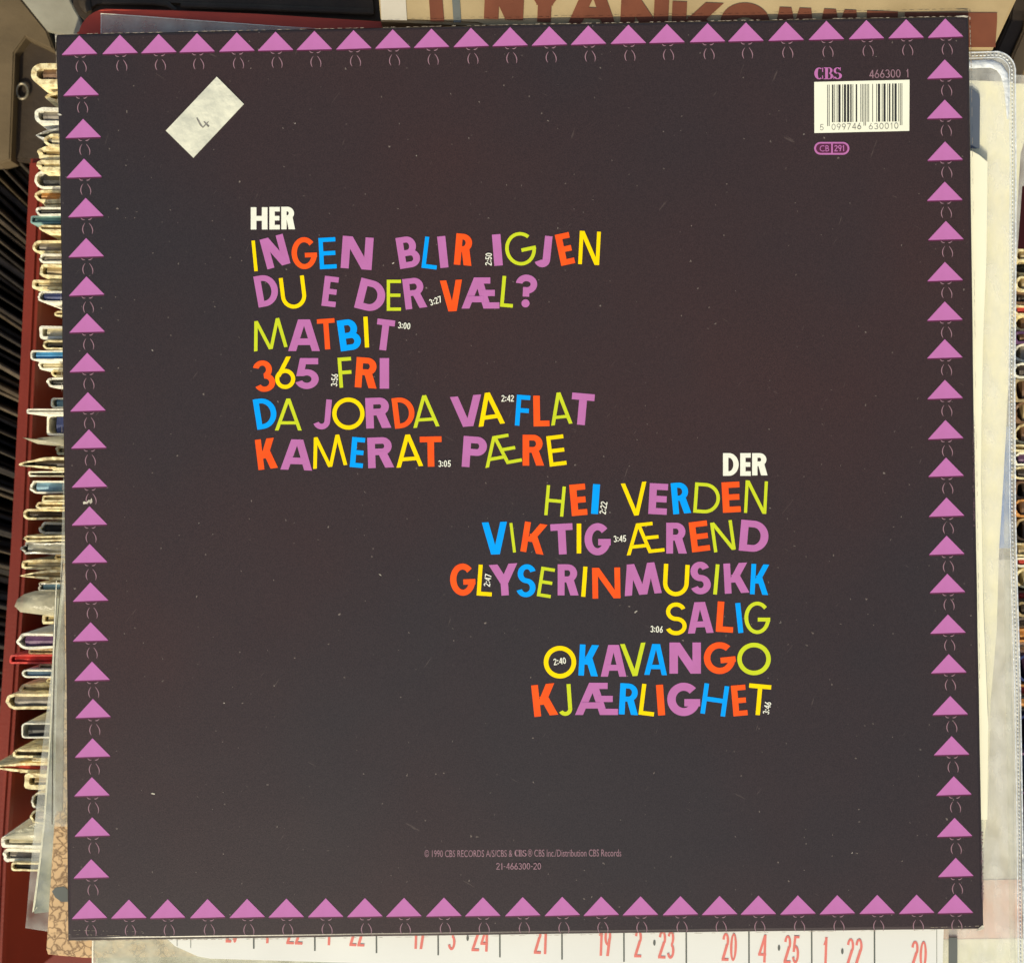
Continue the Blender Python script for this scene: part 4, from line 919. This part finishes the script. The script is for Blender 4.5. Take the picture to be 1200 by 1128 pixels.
tag(link('brown_board', slab_mesh([(-120, -60), (14, -60), (24, -2), (55, 36), (64, 60), (30, 44), (17, 62), (12, 188), (-2, 192), (-120, 192)], -0.064, 0.01, 0.0006), M_brown), 'large brown cardboard surface in the upper left corner', 'board')
tag(link('grey_flap', slab_mesh([(20, -60), (60, -60), (80, -4), (88, 12), (94, 22), (98, 38), (92, 46), (55, 36), (26, 0)], -0.052, 0.002, 0.0004), M_greycard), 'light grey card flap between brown board and black plastic at top left', 'card flap')
# black plastic handle along the top
bh = empty('black_tray', P(260, 0, -0.05), 'black plastic tray edge above the red folder at top left', 'tray')
kid('tray_wall', slab_mesh([(78, -60), (84, 4), (90, 15), (98, 21), (104, 18), (116, 11), (140, 9), (200, 10), (300, 14), (446, 22), (436, -60)], -0.020, 0.02, 0.002), M_blackpl, bh)
kid('tray_ridge', ridge([(104, 14), (100, 6), (97, -6), (95, -30)], [.0012, .002, .0022, .002], -0.0195), M_blackpl, bh)
kid('tray_ridge', ridge([(120, 2), (180, 3), (196, 5), (206, 12)], [.0009, .0011, .0011, .0006], -0.0195), M_blackpl, bh)
kid('tray_ridge', ridge([(212, 6), (300, 9), (438, 14)], .0012, -0.0195), M_blackpl, bh)
# red folder with a clear pocket
rf = empty('red_folder', P(300, 40, -0.034), 'red plastic folder with rounded corner and clear pocket behind the top edge of the cover', 'folder')
kid('folder_sheet', slab_mesh([(89, 60), (90, 38)] + corner(127, 46, 36, 165, 95, 8) + [(200, 12), (300, 16), (445, 25), (560, 29.5), (560, 120), (89, 120)], -0.0120, 0.0012, 0.0003), M_redsheet, rf)
kid('clear_pocket', slab_mesh([(118.5, 16), (160, 19), (240, 25), (330, 31.5), (360, 34), (360, 100), (118.5, 100)], -0.0105, 0.0004, 0.0001), M_hazy, rf)
kid('pocket_seam', polys_mesh(taper([(118.8, 60), (118.8, 16.5), (160, 19.2), (240, 25.2), (330, 31.7), (370, 34)], [1, 1, 1, 1, .8, .4]), 0.0004, 'pocket_seam', zplane=-0.0105), M_paper_pale, rf)
# carton with big brown lettering
BZ = -0.0034
M_boxink = mat('box_brown_print', (0.18, 0.058, 0.03), 0.75, 0.2, (0.14, 0.045, 0.024), 80)
cb = empty('cardboard_box', P(800, 10, -0.08), 'beige cardboard box with large brown lettering behind the top edge of the cover', 'box')
def bz(x, y):          # the panel leans back: a true plane z = BZ + slope * (Y - Y0)
    q = (564 - y) * S / H; sl_ = 0.16; Y0 = (564 - 5) * S
    return (BZ + sl_ * (q * H - Y0)) / (1 + sl_ * q)
kid('box_panel', slab_mesh([(436, -120), (443, -10), (446, 24.5), (560, 29.5), (600, 44), (700, 52), (1000, 56), (1164, 58), (1196, -10), (1215, -120)], bz, 0.05, 0.001), M_beige, cb)
def bconv(x, y, k):
    p = P(x, y, bz(x, y)); return (p.x, p.y, p.z + 0.0004 + k * .00002)
def bprint(g, m, name='print'):
    return kid(name, polys_mesh(g, 0, name, conv=bconv), M_boxink if m is INK['brown'] else m, cb)
bprint([[(443, -60), (472, -60), (477, 24.5), (447, 24)]], M_whitestripe, 'white_stripe')
bprint([[(499, -60), (514, -60), (520.5, 26), (504.5, 26)]], INK['brown'], 'brown_stripe')
bprint([[(526, -60), (535, -60), (540.5, 27), (531.5, 27)]], INK['grey'], 'grey_stripe')
for ch, x0, x1, yt, yb, t in (('N', 567, 615, -26, 24.5, 17), ('Y', 611, 668, -24, 27, 16), ('A', 665, 722, -12, 32, 16), ('N', 726, 784, -4, 46, 17), ('K', 786, 848, 2, 50, 17), ('O', 844, 902, 4, 51, 17),
                           ('M', 905, 955, 9, 52, 13), ('M', 957, 1008, 11, 53, 13), ('E', 1014, 1052, 13, 54, 16)):
    g = fit_glyph(ch, (x0, yt, x1, yb), -2.5, t)
    o = bprint(g, INK['brown'], 'letter'); o['label'] = f'brown capital {ch} on the box'
o = bprint([[(1060, 25), (1168, 25), (1168, 15.5), (1060, 15)], [(1126, 56), (1166, 56), (1168, 25), (1126, 25)]], INK['brown'], 'letter'); o['label'] = 'brown capital T on the box'
# wooden strips at the top right corner
tag(link('wooden_rail', slab_mesh([(1196, -60), (1214, -60), (1214, 4), (1196, 40), (1184, 66), (1176, 84), (1160, 84), (1168, 58), (1183, 24)], -0.045, 0.02, 0.0008), M_darkbox), 'dark slanting rail right of the lettered box at top right', 'rail')
tag(link('wooden_board', slab_mesh([(1216, -60), (1260, -60), (1260, 120), (1180, 120), (1186, 66), (1200, 34)], -0.043, 0.02, 0.0008), mat('light_wood', (0.36, 0.24, 0.11), 0.6, 0.3, (0.22, 0.13, 0.06), 60, 8)), 'tan wooden board at the right end of the top edge', 'board')

# table top under everything
tb = link('table_top', slab_mesh([(-2500, -2500), (3700, -2500), (3700, 3600), (-2500, 3600)], -0.345, 0.01), M_darkbox)
tb['kind'] = 'structure'
